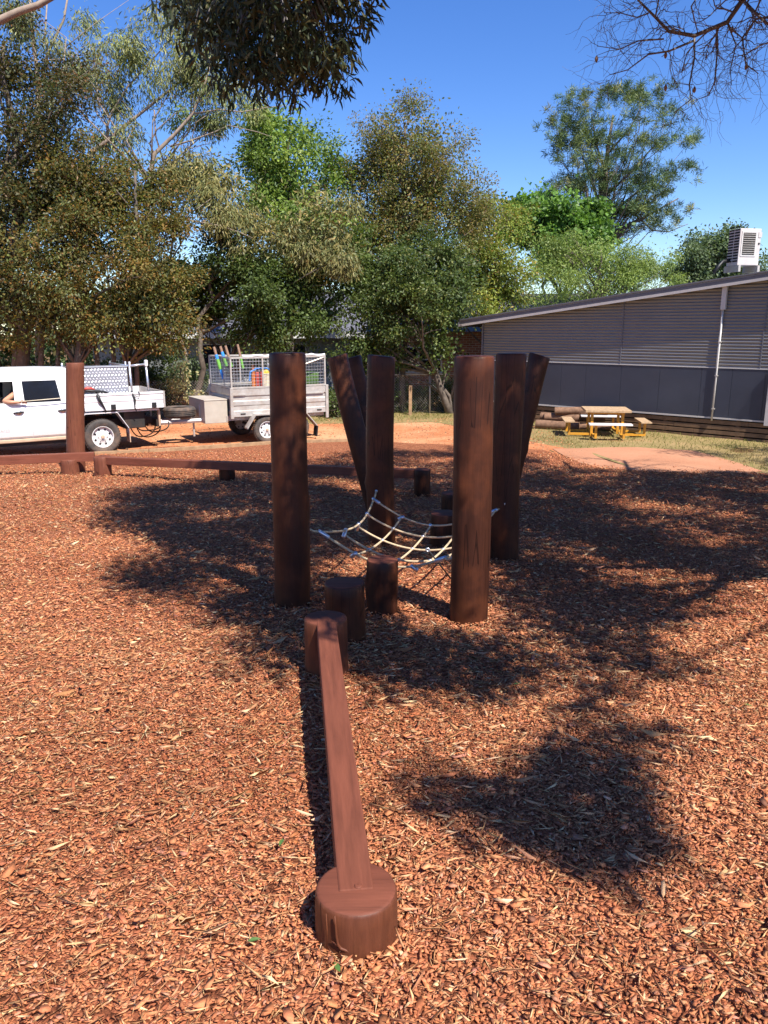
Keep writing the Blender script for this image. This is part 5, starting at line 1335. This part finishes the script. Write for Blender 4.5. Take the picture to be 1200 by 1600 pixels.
pex = [(pl([(935, 400), (940, 330), (945, 280), (950, 230), (958, 180)], YP), .26, .05), (pl([(930, 395), (922, 330), (915, 290), (902, 270)], YP), .12, .03), (pl([(938, 390), (985, 350), (1010, 338), (1060, 310)], YP), .13, .03),
       (pl([(940, 330), (920, 270), (905, 230)], YP), .09, .03), (pl([(942, 310), (985, 270), (1020, 230)], YP), .09, .03), (pl([(945, 270), (930, 220), (925, 180)], YP), .07, .02), (pl([(946, 350), (970, 320), (1010, 290), (1040, 290)], YP), .08, .02), (pl([(950, 240), (985, 200), (1000, 170)], YP), .06, .02), (pl([(1000, 342), (1020, 360), (1045, 362), (1075, 350)], YP), .05, .015), (pl([(936, 395), (980, 352), (1000, 342)], YP), .13, .06)]
limbs(pine, (pb_.x, pb_.y, pz0), at(936, 400, YP), PC_, .34, 'bark', 78, 62, twigs=False, wander=.05, extra=pex, from_t=(.93, 1.0))
# small dark pine tip left of the pine
tree('slender_pine', 'dark tip of a slender conifer left of the bright broad leaved tree', gb(852, 46), [blob(852, 318, 16, 26, 46), blob(845, 350, 26, 26, 46)], 60, 50, .4, .3, .03, [(.03, .055, .03, 3), (.045, .075, .035, 2)], 63, r0=.12, nl=8, mat='needle')
# ------------------------------------------------------------------ distant woods: one mass
g = np.random.default_rng(71)
n = 26000
x = g.uniform(-55, 60, n); y = 52 + g.uniform(0, 6, n) + 3*np.sin(x*.2)
zt = 5.2 + 1.0*np.sin(x*.35) + .7*np.sin(x*.9 + 1)
z = g.uniform(0, 1, n)**.8 * zt
o = leaves_mesh('distant_woods', np.stack([x, y, z], 1), unit(g.normal(size=(n, 3))), unit(g.normal(size=(n, 3)) + [0, -.5, .5]), .55, .34, palette(g, n, [(.03, .05, .018, 4), (.05, .075, .025, 3), (.07, .06, .025, 2)]), M['leaf'])
tag(o, 'dark far off woods closing the gaps below the trees', 'woods', kind='stuff')
# ------------------------------------------------------------------ shrubs and hedges by the fence
def shrub(name, label, px, py, rx, ry, Y, pal, seed, ncl=70, per=55, group='shrubs along the fence', **kw):
    b_ = blob(px, py, rx, ry, Y); base = (b_[0], b_[1])
    return tree(name, label, base, [b_], ncl, per, .22, .07, .038, pal, seed, r0=.03, nl=14, group=group, cat='shrub', zmin=.03, **kw)
shrub('hedge_shrub', 'dark low hedge shrub left of the brown fence post', 628, 628, 40, 34, 25.4, DARKGR, 81)
shrub('hedge_shrub', 'dark low hedge shrub below the brick house window', 670, 628, 40, 26, 25.6, DARKGR, 82)
shrub('hedge_shrub', 'dark low hedge shrub nearest the grey building', 712, 626, 40, 28, 25.6, DARKGR, 83)
shrub('leafy_shrub', 'dark shrub showing between the truck tray and the trailer', 265, 600, 48, 62, 24.3, DARKGR, 84, 110)
shrub('leafy_shrub', 'mottled grey leaved shrub behind the drawbar toolbox', 305, 602, 34, 52, 24.0, GREYGR, 85, 60)
shrub('leafy_shrub', 'dark shrub behind the roof of the white truck cab', 60, 590, 90, 50, 23.5, DARKGR, 86, 120)
shrub('leafy_shrub', 'dark shrub behind the truck toolbox', 175, 600, 70, 56, 23.6, DARKGR, 87, 120)
shrub('leafy_shrub', 'green shrub at the tail of the trailer', 525, 640, 30, 26, 23.6, DARKGR, 88, 50)
shrub('leafy_shrub', 'dark shrub seen through the mesh of the trailer cage', 440, 600, 70, 50, 24.6, DARKGR, 89, 120)
shrub('pale_shrub', 'dry pale branched shrub beside the dark gap behind the truck', 282, 588, 17, 30, 22.6, [(.26, .23, .12, 3), (.18, .17, .08, 2)], 90, 14, 45)
shrub('leafy_shrub', 'dark shrub behind the leaning posts', 560, 600, 50, 50, 25.2, DARKGR, 91, 100)
# ------------------------------------------------------------------ chain wire fence
def fence(name, label, xa, ya, xb, yb, h, npost, rail=True):
    a = Vector((xa, ya, gzf(xa, ya))); b_ = Vector((xb, yb, gzf(xb, yb))); d = b_ - a; L = d.length
    f = thing(name, label, 'fence', a, math.atan2(d.y, d.x), 'chain wire fences along the car park')
    for k in range(npost):
        x = L * k / (npost - 1)
        MB().tube([(x, 0, -.1), (x, 0, h + .05)], .03, 8).build('fence_post', M['galv'], f, smooth=True)
    if rail: MB().tube([(0, 0, h), (L, 0, h)], .018, 6).build('top_rail', M['galv'], f, smooth=True)
    mb = MB(); s = .085
    for x in np.arange(-h, L, s):
        for sg in (1, -1):
            p0, p1 = (x, 0.0), (x + h, h)
            if p0[0] < 0: p0 = (0, -x)
            if p1[0] > L: p1 = (L, L - x)
            if sg < 0: p0, p1 = (L - p0[0], p0[1]), (L - p1[0], p1[1])
            mb.tube([(p0[0], .006 * sg + .036, p0[1]), (p1[0], .006 * sg + .036, p1[1])], .0022, 3, cap=False)
    w = mb.build('chain_wire', M['galv'], f); w['kind'] = 'stuff'
    return f
p1_, p2_ = at(-150, 640, 22.4), at(330, 640, 22.8); fence('wire_fence', 'chain wire fence behind the white truck', p1_.x, p1_.y, p2_.x, p2_.y, 1.15, 6, False)
p1_, p2_ = at(520, 640, 24.3), at(745, 640, 25.0); fence('wire_fence', 'chain wire fence with a pale corner post in front of the hedge', p1_.x, p1_.y, p2_.x, p2_.y, 1.2, 4)
pp = at(641, 640, 24.2); sp_ = MB().box(-.05, .05, -.05, .05, 0, .95, .005).build('timber_marker', M['edge'])
sp_.location = (pp.x, pp.y, gzf(pp.x, pp.y) - .05); tag(sp_, 'short pale timber post standing in the hedge below the brick house window', 'post')

# ================================================================== OVERHEAD GUM whose shade lies on the mulch
def inpoly(x, y, P):
    c = False; n = len(P)
    for i in range(n):
        x1, y1 = P[i]; x2, y2 = P[(i + 1) % n]
        if (y1 > y) != (y2 > y) and x < (x2 - x1) * (y - y1) / (y2 - y1) + x1: c = not c
    return c
SHX, SHY = SUN.x / SUN.z, SUN.y / SUN.z
def caster(gpt, h): return Vector((gpt.x + SHX * h, gpt.y + SHY * h, gpt.z + h))
MAIN = [(176, 790), (215, 768), (290, 750), (400, 738), (460, 722), (600, 702), (720, 698), (850, 714), (950, 738), (1290, 730), (1290, 868), (1130, 884), (1085, 905), (1040, 930), (1010, 962), (900, 980), (862, 1000), (790, 1012), (805, 1078), (700, 1072), (610, 1062), (560, 1020), (450, 1035), (330, 1005), (350, 960), (262, 945), (215, 905), (250, 870), (300, 848), (182, 828)]
SPOT = [(630, 1210), (670, 1185), (760, 1215), (870, 1160), (905, 1112), (1035, 1130), (1040, 1160), (960, 1185), (990, 1240), (1025, 1285), (1000, 1330), (960, 1350), (880, 1335), (800, 1300), (730, 1290), (660, 1250)]
HOLES = [(640, 905, 85, 40), (505, 900, 25, 22), (330, 880, 40, 14), (980, 905, 70, 16), (900, 850, 50, 10), (1000, 790, 60, 9), (880, 770, 40, 7), (1120, 800, 40, 8), (640, 985, 30, 14), (870, 930, 30, 14), (700, 715, 60, 4), (900, 728, 60, 5), (1060, 845, 40, 10), (470, 985, 30, 12), (860, 1265, 45, 18), (560, 760, 40, 8), (400, 800, 30, 8), (780, 905, 35, 22)]
g = random.Random(5)
gumc = []
POSTLIT = [(at(742, 660, bPR.y), .52), (at(735, 920, bPR.y), .46), (at(455, 640, bPL.y), .40), (at(540, 580, 9.0), .42), (at(590, 812, 6.1), .5), (at(650, 840, 5.5), .30)]
tries = 0
while len(gumc) < 620 and tries < 120000:
    tries += 1
    px = g.uniform(170, 1290); py = 700 + (1 - math.sqrt(g.random())) * 390 if False else g.uniform(698, 1090)
    if not inpoly(px, py, MAIN): continue
    p = G(px, py)
    # accept evenly over the ground
    if g.random() > min(1, (p.y / 12.0) ** 3 * 1.0 + .02): continue
    if any(abs((px - hx) / hrx)**2 + abs((py - hy) / hry)**2 < 1 for hx, hy, hrx, hry in HOLES): continue
    if p.y > 10.5 and g.random() < .35: continue
    h = 5.6 + 1.6 * math.sin(p.x * .9 + 1) * math.cos(p.y * .7) + g.uniform(-.7, .7) + max(0, p.y - 8) * .35
    q = caster(p, h)
    while (q.z - CAM_Z - .75) / max(q.y, .1) < .40 and q.y > 0:      # the crown hangs above the top of the view
        h += .3; q = caster(p, h)
    if any((q - e).length < .24 for e, _ in gumc): continue
    if any((q - w_ - SUN * (q - w_).dot(SUN)).length < hr_ for w_, hr_ in POSTLIT): continue
    gumc.append((q, .40 + .06 * g.random()))
spots = []
tries = 0
while len(spots) < 60 and tries < 8000:
    tries += 1
    px, py = g.uniform(600, 1070), g.uniform(1105, 1390)
    if not inpoly(px, py, SPOT): continue
    if any(abs((px - hx) / hrx)**2 + abs((py - hy) / hry)**2 < 1 for hx, hy, hrx, hry in HOLES): continue
    q = caster(G(px, py), 5.2 + g.uniform(-.3, .5))
    if any((q - e).length < .09 for e, _ in spots): continue
    spots.append((q, .135))
PG = 1.0
MIDP = [(860, 1012), (1000, 985), (1060, 1010), (1112, 1042), (1000, 1072), (900, 1092)]
tries = 0; nm_ = 0
while nm_ < 18 and tries < 6000:
    tries += 1
    px, py = g.uniform(850, 1115), g.uniform(985, 1095)
    if not inpoly(px, py, MIDP): continue
    q = caster(G(px, py), 5.6 + g.uniform(-.3, .5))
    if any((q - e).length < .13 for e, _ in spots): continue
    spots.append((q, .13)); nm_ += 1
GUM = [(0.035, 0.050, 0.022, 5), (0.055, 0.065, 0.028, 4), (0.09, 0.085, 0.035, 1.5), (0.14, 0.12, 0.045, .5)]
def gum_foliage(parent, items, per_m2, L, Wd, seed, name='crown', droop=.75, shape='gum'):
    gg = np.random.default_rng(seed)
    Ps, A_, Nn = [], [], []
    for c, r in items:
        k = max(20, int(per_m2 * math.pi * r * r))
        off = unit(gg.normal(size=(k, 3))) * (gg.uniform(0, 1, (k, 1))**.4) * r
        Ps.append(np.array(c)[None] + off * np.array([1, 1, .8]))
        A_.append(unit(gg.normal(size=(k, 3)) * .55 + np.array([0, 0, -droop]) + off / r * .35))
    P = np.concatenate(Ps); A = np.concatenate(A_); n = len(P)
    Nr = unit(gg.normal(size=(n, 3)) * np.array([1, 1, .4]))
    return leaves_mesh(name, P - np.array(parent.location), A, Nr, L * gg.uniform(.7, 1.3, n), Wd * gg.uniform(.8, 1.2, n), palette(gg, n, GUM), M['gumleaf'], parent, shape)
tb_ = Vector((5.4, 2.2, gzf(5.4, 2.2)))
gum = thing('gum_tree', 'dark leaved gum whose drooping branches hang into the top of the view', 'tree', tb_)
# the sprays that hang into view, surveyed at 6.5 to 8.5 m
hang = []
HP = [(250, 560), (160, 0)]
HANG = [(300, -10, 60, 45), (380, 10, 90, 55), (470, 15, 90, 55), (540, 10, 45, 40), (430, 70, 90, 50), (360, 70, 70, 50), (480, 85, 70, 50), (390, 115, 55, 30), (460, 125, 60, 32), (330, 45, 50, 40), (440, 30, 90, 50), (515, 105, 30, 35), (280, 15, 40, 30), (415, 95, 60, 40)]
gh = random.Random(9)
for hx, hy, rx, ry in HANG:
    hx = 400 + (hx - 400) * .88; hy -= 20; rx *= .85; ry *= .85
    for _ in range(7):
        a = gh.uniform(0, 6.28); rr = math.sqrt(gh.random())
        hang.append((at(hx + rx * rr * math.cos(a), hy + ry * rr * math.sin(a), gh.uniform(6.4, 8.2)), .17 + .1 * gh.random()))
for hx, hy in ((560, 12), (575, 20), (568, 40), (552, 45), (530, 60), (540, 130), (525, 140), (300, 60), (320, 95), (345, 130), (405, 145), (465, 155), (500, 130), (265, 10), (245, 5)):
    hang.append((at(hx, hy, gh.uniform(6.9, 7.6)), .09))
gum_foliage(gum, hang, 420, .115, .021, 101)
gum_foliage(gum, gumc, 370, .15, .042, 102, shape='leaf')
gum_foliage(gum, spots, 440, .14, .036, 103, shape='leaf')
# limbs
mb = MB(); o = gum.location
trunk = [tb_ + Vector((0, 0, -.2)), tb_ + Vector((-.05, .1, 1.5)), tb_ + Vector((.1, .15, 3)), tb_ + Vector((0, .3, 4.4)), tb_ + Vector((-.2, .5, 5.8)), tb_ + Vector((-.1, .9, 7.4)), tb_ + Vector((.1, 1.2, 8.6))]
mb.tube([p - o for p in trunk], [.30, .25, .23, .21, .17, .12, .06], 14, wob=.04)
hubs = []
for tgt in [Vector((3.6, .6, 6.2)), Vector((4.0, 1.4, 6.6)), Vector((3.2, 3.6, 6.9)), Vector((5.2, 4.2, 7.2)), Vector((6.4, 4.8, 7.2)), Vector((1.4, 2.8, 6.8)), Vector((.2, 4.6, 6.6)), caster(G(850, 1235), 5.7), Vector((7.2, 2.4, 7.0)), Vector((3.9, 6.2, 7.6)), Vector((1.5, 5.0, 7.2)), Vector((-.8, 6.9, 5.9)), Vector((5.8, 7.0, 7.6))]:
    p = trunk[3].lerp(trunk[5], gh.uniform(.1, .9))
    k = (tgt - p).length
    m1 = p.lerp(tgt, .35) + Vector((gh.uniform(-.1, .1), gh.uniform(-.1, .1), .10)) * k * .8; m2 = p.lerp(tgt, .7) + Vector((gh.uniform(-.08, .08), gh.uniform(-.08, .08), .08)) * k
    fr_ = .35 if tgt.y < 0 else 1.0
    mb.tube([p - o, m1 - o, m2 - o, tgt - o], [.07 * fr_, .05 * fr_, .03 * fr_, .018 * fr_], 8, wob=.05)
    hubs += [m2, tgt, m1]
for c, r in gumc + spots + hang:
    hb_ = min(hubs, key=lambda q: (q - c).length)
    if gh.random() < .55 or (c - hb_).length < 1.2:
        mid = hb_.lerp(c, .5) + Vector((gh.uniform(-.15, .15), gh.uniform(-.15, .15), .12))
        mb.tube([hb_ - o, mid - o, c - o], [.020, .012, .004], 4, cap=False)
mb.build('trunk', M['greybark'], gum, smooth=True)
# pale branch across the top left corner belongs to a second gum standing to the left
lb_ = Vector((-7.2, 9.5, gzf(-7.2, 9.5)))
gum2 = thing('gum_tree', 'gum at the left showing one pale branch in the top left corner', 'tree', lb_)
mb = MB(); o = lb_
br_ = [at(-60, 60, 11), at(0, 32, 11), at(30, 18, 11), at(60, 8, 11), at(85, -6, 11), at(140, -40, 11)]
mb.tube([Vector((0, 0, -.2)), Vector((.1, .2, 2.0)), Vector((0, .4, 4.2)), Vector((.1, .5, 6.2)), Vector((-.3, .6, 8.5))], [.24, .20, .16, .11, .04], 12)
mb.tube([Vector((.0, .4, 4.3))] + [p - o for p in br_], [.08, .055, .05, .045, .04, .035, .02], 9)
mb.build('trunk', M['palebark'], gum2, smooth=True)
gum_foliage(gum2, [(br_[-1] + Vector((.3, 0, .35)), .3), (lb_ + Vector((-.4, .6, 8.3)), .9), (lb_ + Vector((.9, .5, 8.0)), .6), (lb_ + Vector((-1.0, .2, 7.4)), .6)], 200, .13, .022, 105)

# ------------------------------------------------------------------ bare deciduous tree, top right
bt0 = Vector((7.4, 7.6, gzf(7.4, 7.6)))
bare = thing('bare_tree', 'leafless tree with tangled twigs reaching into the top right of the view', 'tree', bt0)
mb = MB(); o = bt0; gt = random.Random(17)
trk = [bt0 + Vector(v) for v in ((0, 0, -.2), (.05, .1, 1.2), (-.1, .2, 2.6), (-.3, .4, 4.0), (-.6, .6, 5.2), (-.9, .7, 6.6))]
mb.tube([p - o for p in trk], [.24, .2, .17, .13, .09, .05], 12)
def twig(p, d, L, r, lev):
    """zigzag twig that forks again and again"""
    if r < .0016 or L < .05: return
    n = 5; pts = [p]; q = p.copy(); dd = d.normalized()
    for i in range(n):
        dd = (dd + Vector((gt.uniform(-1, 1), gt.uniform(-1, 1), gt.uniform(-1, .9))) * .5).normalized()
        q = q + dd * L / n; pts.append(q.copy())
        if lev > 0 and i >= 0 and gt.random() < .62:
            sd_ = (dd + Vector((gt.uniform(-1, 1), gt.uniform(-1, 1), gt.uniform(-1, .9))) * 1.0).normalized()
            twig(q, sd_, L * gt.uniform(.42, .7), r * .6, lev - 1)
    mb.tube([x - o for x in pts], list(np.linspace(r, r * .55, len(pts))), 5 if r > .006 else 4, cap=False)
YB = 8.6
LIMBS = [([(1240, -60), (1160, 0), (1136, 35), (1085, 56), (1045, 49), (1024, 27), (997, 0), (980, -25)], .036, .008), ([(1085, 56), (1085, 91), (1077, 133), (1080, 155), (1053, 176)], .014, .005),
         ([(1120, 40), (1121, 77), (1117, 128), (1107, 149), (1085, 157)], .014, .004), ([(1083, 64), (1045, 80), (1013, 85), (981, 109), (952, 117)], .014, .005), ([(1037, 61), (997, 64), (968, 77), (933, 72)], .010, .004),
         ([(1013, 21), (995, 27), (968, 20), (944, 20)], .009, .004), ([(1240, 20), (1180, 30), (1160, 60), (1165, 100), (1185, 115)], .016, .005), ([(1136, 35), (1150, 70), (1141, 110), (1143, 132)], .010, .004), ([(1260, 70), (1220, 60), (1190, 70), (1165, 85), (1140, 90)], .012, .004), ([(1160, 0), (1190, 30), (1230, 60)], .02, .012), ([(1100, -20), (1080, 10), (1090, 50)], .012, .006), ([(1024, 27), (1030, -5), (1020, -30)], .010, .006)]
firstp = None; WL = []
for k, (pts, ra, rb) in enumerate(LIMBS):
    w = [at(px, py, YB + .35 * math.sin(1.3 * i + k) * (0 if k == 0 else .6)) for i, (px, py) in enumerate(pts)]
    WL.append(w)
    if k == 0: firstp = w[0]
    rr = list(np.linspace(ra * .82, rb * .8, len(w)))
    mb.tube([p - o for p in w], rr, 7)
    for i in range(1, len(w)):
        for _ in range(4 if k else 3):
            t = gt.random(); p = w[i-1].lerp(w[i], t); dd = (w[i] - w[i-1]).normalized()
            sd_ = (dd * .7 + Vector((gt.uniform(-1, 1), gt.uniform(-1, 1), gt.uniform(-1.1, .9)))).normalized()
            twig(p, sd_, gt.uniform(.22, .5), max(.0028, rr[i] * .42), 2)
mb.tube([trk[4] - o, trk[4].lerp(firstp, .5) + Vector((0, 0, .3)) - o, firstp - o], [.075, .06, .045], 8)
# more limbs of the same tree outside the view, whose shade falls on the right of the mulch
for tgt in (Vector((5.6, 9.6, 7.2)), Vector((8.8, 9.2, 6.8)), Vector((5.2, 6.6, 7.4)), Vector((9.6, 6.8, 6.9)), Vector((6.2, 11.0, 6.6)), Vector((7.6, 5.2, 7.2)), Vector((4.6, 8.2, 7.6)), Vector((7.6, 11.2, 6.8)), Vector((9.4, 8.4, 7.8))):
    p = trk[3].lerp(trk[5], gt.random()); md = p.lerp(tgt, .5) + Vector((gt.uniform(-.2, .2), gt.uniform(-.2, .2), .35))
    mb.tube([p - o, md - o, tgt - o], [.07, .05, .03], 7)
    for _ in range(6):
        q = md.lerp(tgt, gt.random() * 1.0); twig(q, Vector((gt.uniform(-1, 1), gt.uniform(-1, 1), gt.uniform(-.4, .8))), gt.uniform(.7, 1.3), .018, 2)
PODS = [at(1120, 70, YB), at(1144, 46, YB), at(1085, 140, YB), at(1040, 86, YB), at(932, 92, YB), at(1166, 104, YB), at(1040, 137, YB)]
for p in PODS:
    q_ = min((w_ for L_ in WL for w_ in L_), key=lambda v: (v - p).length)
    mb.tube([q_ - o, q_.lerp(p, .5) + Vector((.01, 0, .03)) - o, p + Vector((0, 0, .03)) - o], [.004, .003, .002], 4, cap=False)
mb.build('trunk', M['greybark'], bare, smooth=True)
pd = np.array([[p.x, p.y, p.z] for p in (at(1120, 70, YB), at(1144, 46, YB), at(1085, 140, YB), at(1040, 86, YB), at(932, 92, YB), at(1166, 104, YB), at(1040, 137, YB))])
for p in pd:
    MB().lathe([(.001, -.035), (.014, -.02), (.018, 0), (.010, .022), (.001, .032)], 8, 'Z').build('seed_pod', M['stick'], bare, smooth=True).location = Vector(p) - o

# a further gum outside the right edge, whose shade crosses the lawn and the corrugated wall
ob = Vector((13.0, 11.6, gzf(13.0, 11.6)))
og = thing('gum_tree', 'spreading gum outside the right edge shading the lawn and corrugated wall', 'tree', ob)
mb = MB(); o = ob; go = random.Random(33)
tk = [ob + Vector(v) for v in ((0, 0, -.2), (.05, .1, 1.8), (-.1, .2, 3.6), (.1, .3, 5.6), (0, .4, 7.8), (.1, .5, 9.6))]
mb.tube([p - o for p in tk], [.26, .22, .18, .14, .09, .04], 12)
oc = []
for k in range(26):
    a = go.uniform(0, 6.28); r_ = go.uniform(1.0, 3.2); t_ = ob + Vector((r_ * math.cos(a), r_ * math.sin(a), go.uniform(5.0, 10.2)))
    p = tk[2].lerp(tk[4], go.random()); md = p.lerp(t_, .5) + Vector((0, 0, .4))
    mb.tube([p - o, md - o, t_ - o], [.06, .035, .012], 6)
    oc.append((t_, go.uniform(.35, .7)))
mb.build('trunk', M['palebark'], og, smooth=True)
gum_foliage(og, oc, 240, .16, .042, 106, shape='leaf')
# ------------------------------------------------------------------ grass blades
g = np.random.default_rng(121)
n = 60000
x = g.uniform(-2.5, 20, n); y = g.uniform(13.5, 25.5, n)
ey = np.interp(x, EX, EY)
ok = (y > ey + .1) & (y > np.where(x > 4.6, ey + .1, 22.0 - np.maximum(0, x - 1.5) * 1.9 + .2))
wl = (np.stack([x, y], 1) - np.array([BL.x, BL.y])) @ np.array([BN.x, BN.y])
ok &= (wl > -0.02) | (x < BL.x)
dens = 0.5 + 0.5*np.sin(x*1.3 + 0.5*np.sin(y*2)) * np.sin(y*1.9 + x*.4)
ok &= g.uniform(0, 1, n) < .25 + .75*dens
sx_ = np.array([p.x for p in SAND]); ok &= ~((x > sx_.min()) & (x < sx_.max()) & (y < np.interp(x, [SAND[0].x, SAND[1].x, SAND[2].x, SAND[3].x, SAND[4].x], [SAND[0].y, SAND[1].y, SAND[2].y, SAND[3].y, SAND[4].y])))
x, y = x[ok], y[ok]; n = len(x)
P = np.stack([x, y, gz(x, y) - .01], 1)
ax = unit(g.normal(size=(n, 3)) * np.array([.45, .45, .1]) + np.array([0, 0, .8]))
lush = (np.sin(x*.9 + 1.2) * np.sin(y*1.1) > -.1)
cg = np.where(lush[:, None], palette(g, n, [(.12, .15, .03, 4), (.18, .18, .045, 3), (.26, .22, .08, 2)]), palette(g, n, [(.32, .25, .10, 4), (.24, .20, .06, 3), (.40, .30, .15, 2)]))
tag(leaves_mesh('grass', P, ax, unit(g.normal(size=(n, 3)) * [1, 1, .2]), g.uniform(.04, .10, n), .012, cg, M['grassblade']), 'short dry yellow green grass beside the grey building and the fence', 'grass', kind='stuff')
# ------------------------------------------------------------------ clods, stones and litter on the dirt
g = np.random.default_rng(131)
n = 9000
x = g.uniform(-14, 4.5, n); y = g.uniform(13.5, 23, n)
ok = y > np.interp(x, EX, EY) + .05
x, y = x[ok], y[ok]; n = len(x)
s_ = .012 + .05 * g.beta(1, 5, n)
t4 = np.array([[1, 0, -.3], [-.5, .87, -.3], [-.5, -.87, -.3], [.1, .1, .6]])
V = t4[None] * s_[:, None, None] * g.uniform(.6, 1.4, (n, 4, 1))
an = g.uniform(0, 6.28, n); V = np.stack([V[..., 0]*np.cos(an)[:, None] - V[..., 1]*np.sin(an)[:, None], V[..., 0]*np.sin(an)[:, None] + V[..., 1]*np.cos(an)[:, None], V[..., 2]], 2)
V += np.stack([x, y, gz(x, y) - .005], 1)[:, None]
q = (np.arange(n) * 4)[:, None]
LP = np.concatenate([q + [[0, 1, 3]], q + [[1, 2, 3]], q + [[2, 0, 3]]], 1).ravel()
PG = 1.0
tag(np_mesh('dirt_clods', V.reshape(-1, 3), LP, np.full(3*n, 3), M['chip'], np.repeat(palette(g, n, [(.42, .17, .08, 5), (.30, .11, .05, 3), (.5, .28, .15, 2), (.2, .12, .07, 2)]), 4, 0)), 'small red clods and litter scattered over the dirt car park', 'dirt clods', kind='stuff')
# ------------------------------------------------------------------ fallen green leaves on the mulch and beam
LV = [((523, 1097), 'small green leaf lying on the near balance beam'), ((440, 1330), 'green leaf on the mulch left of the near stump'), ((1168, 1112), 'green leaf lying on the mulch at the right edge'), ((807, 1078), 'green leaf lying in the mulch behind the round dark shade'), ((398, 1485), 'green leaf on the mulch at the lower left of the near stump'), ((527, 1528), 'tiny green leaf in front of the near stump')]
for (px, py), lb in LV:
    p = G(px, py) if 'beam' not in lb else at(px, py, 3.02)
    if 'beam' in lb: p = Vector((p.x, p.y, t1.z + .010))
    else: p.z += .03
    a = rnd.uniform(0, 6.28); s = .019
    ca, sa = math.cos(a), math.sin(a)
    v = [(-1, 0, 0), (-.3, .38, .12), (.4, .3, .1), (1, 0, -.05), (.4, -.3, .12), (-.3, -.38, .1), (0, 0, 0)]
    mb = MB().add([(s*(q[0]*ca - q[1]*sa), s*(q[0]*sa + q[1]*ca), s*q[2] + .004) for q in v], [(0, 6, 1), (1, 6, 2), (2, 6, 3), (3, 6, 4), (4, 6, 5), (5, 6, 0)])
    o = mb.build('fallen_leaf', M['leafgreen'], loc=p); tag(o, lb, 'leaf', 'green leaves dropped on the mulch and beam')
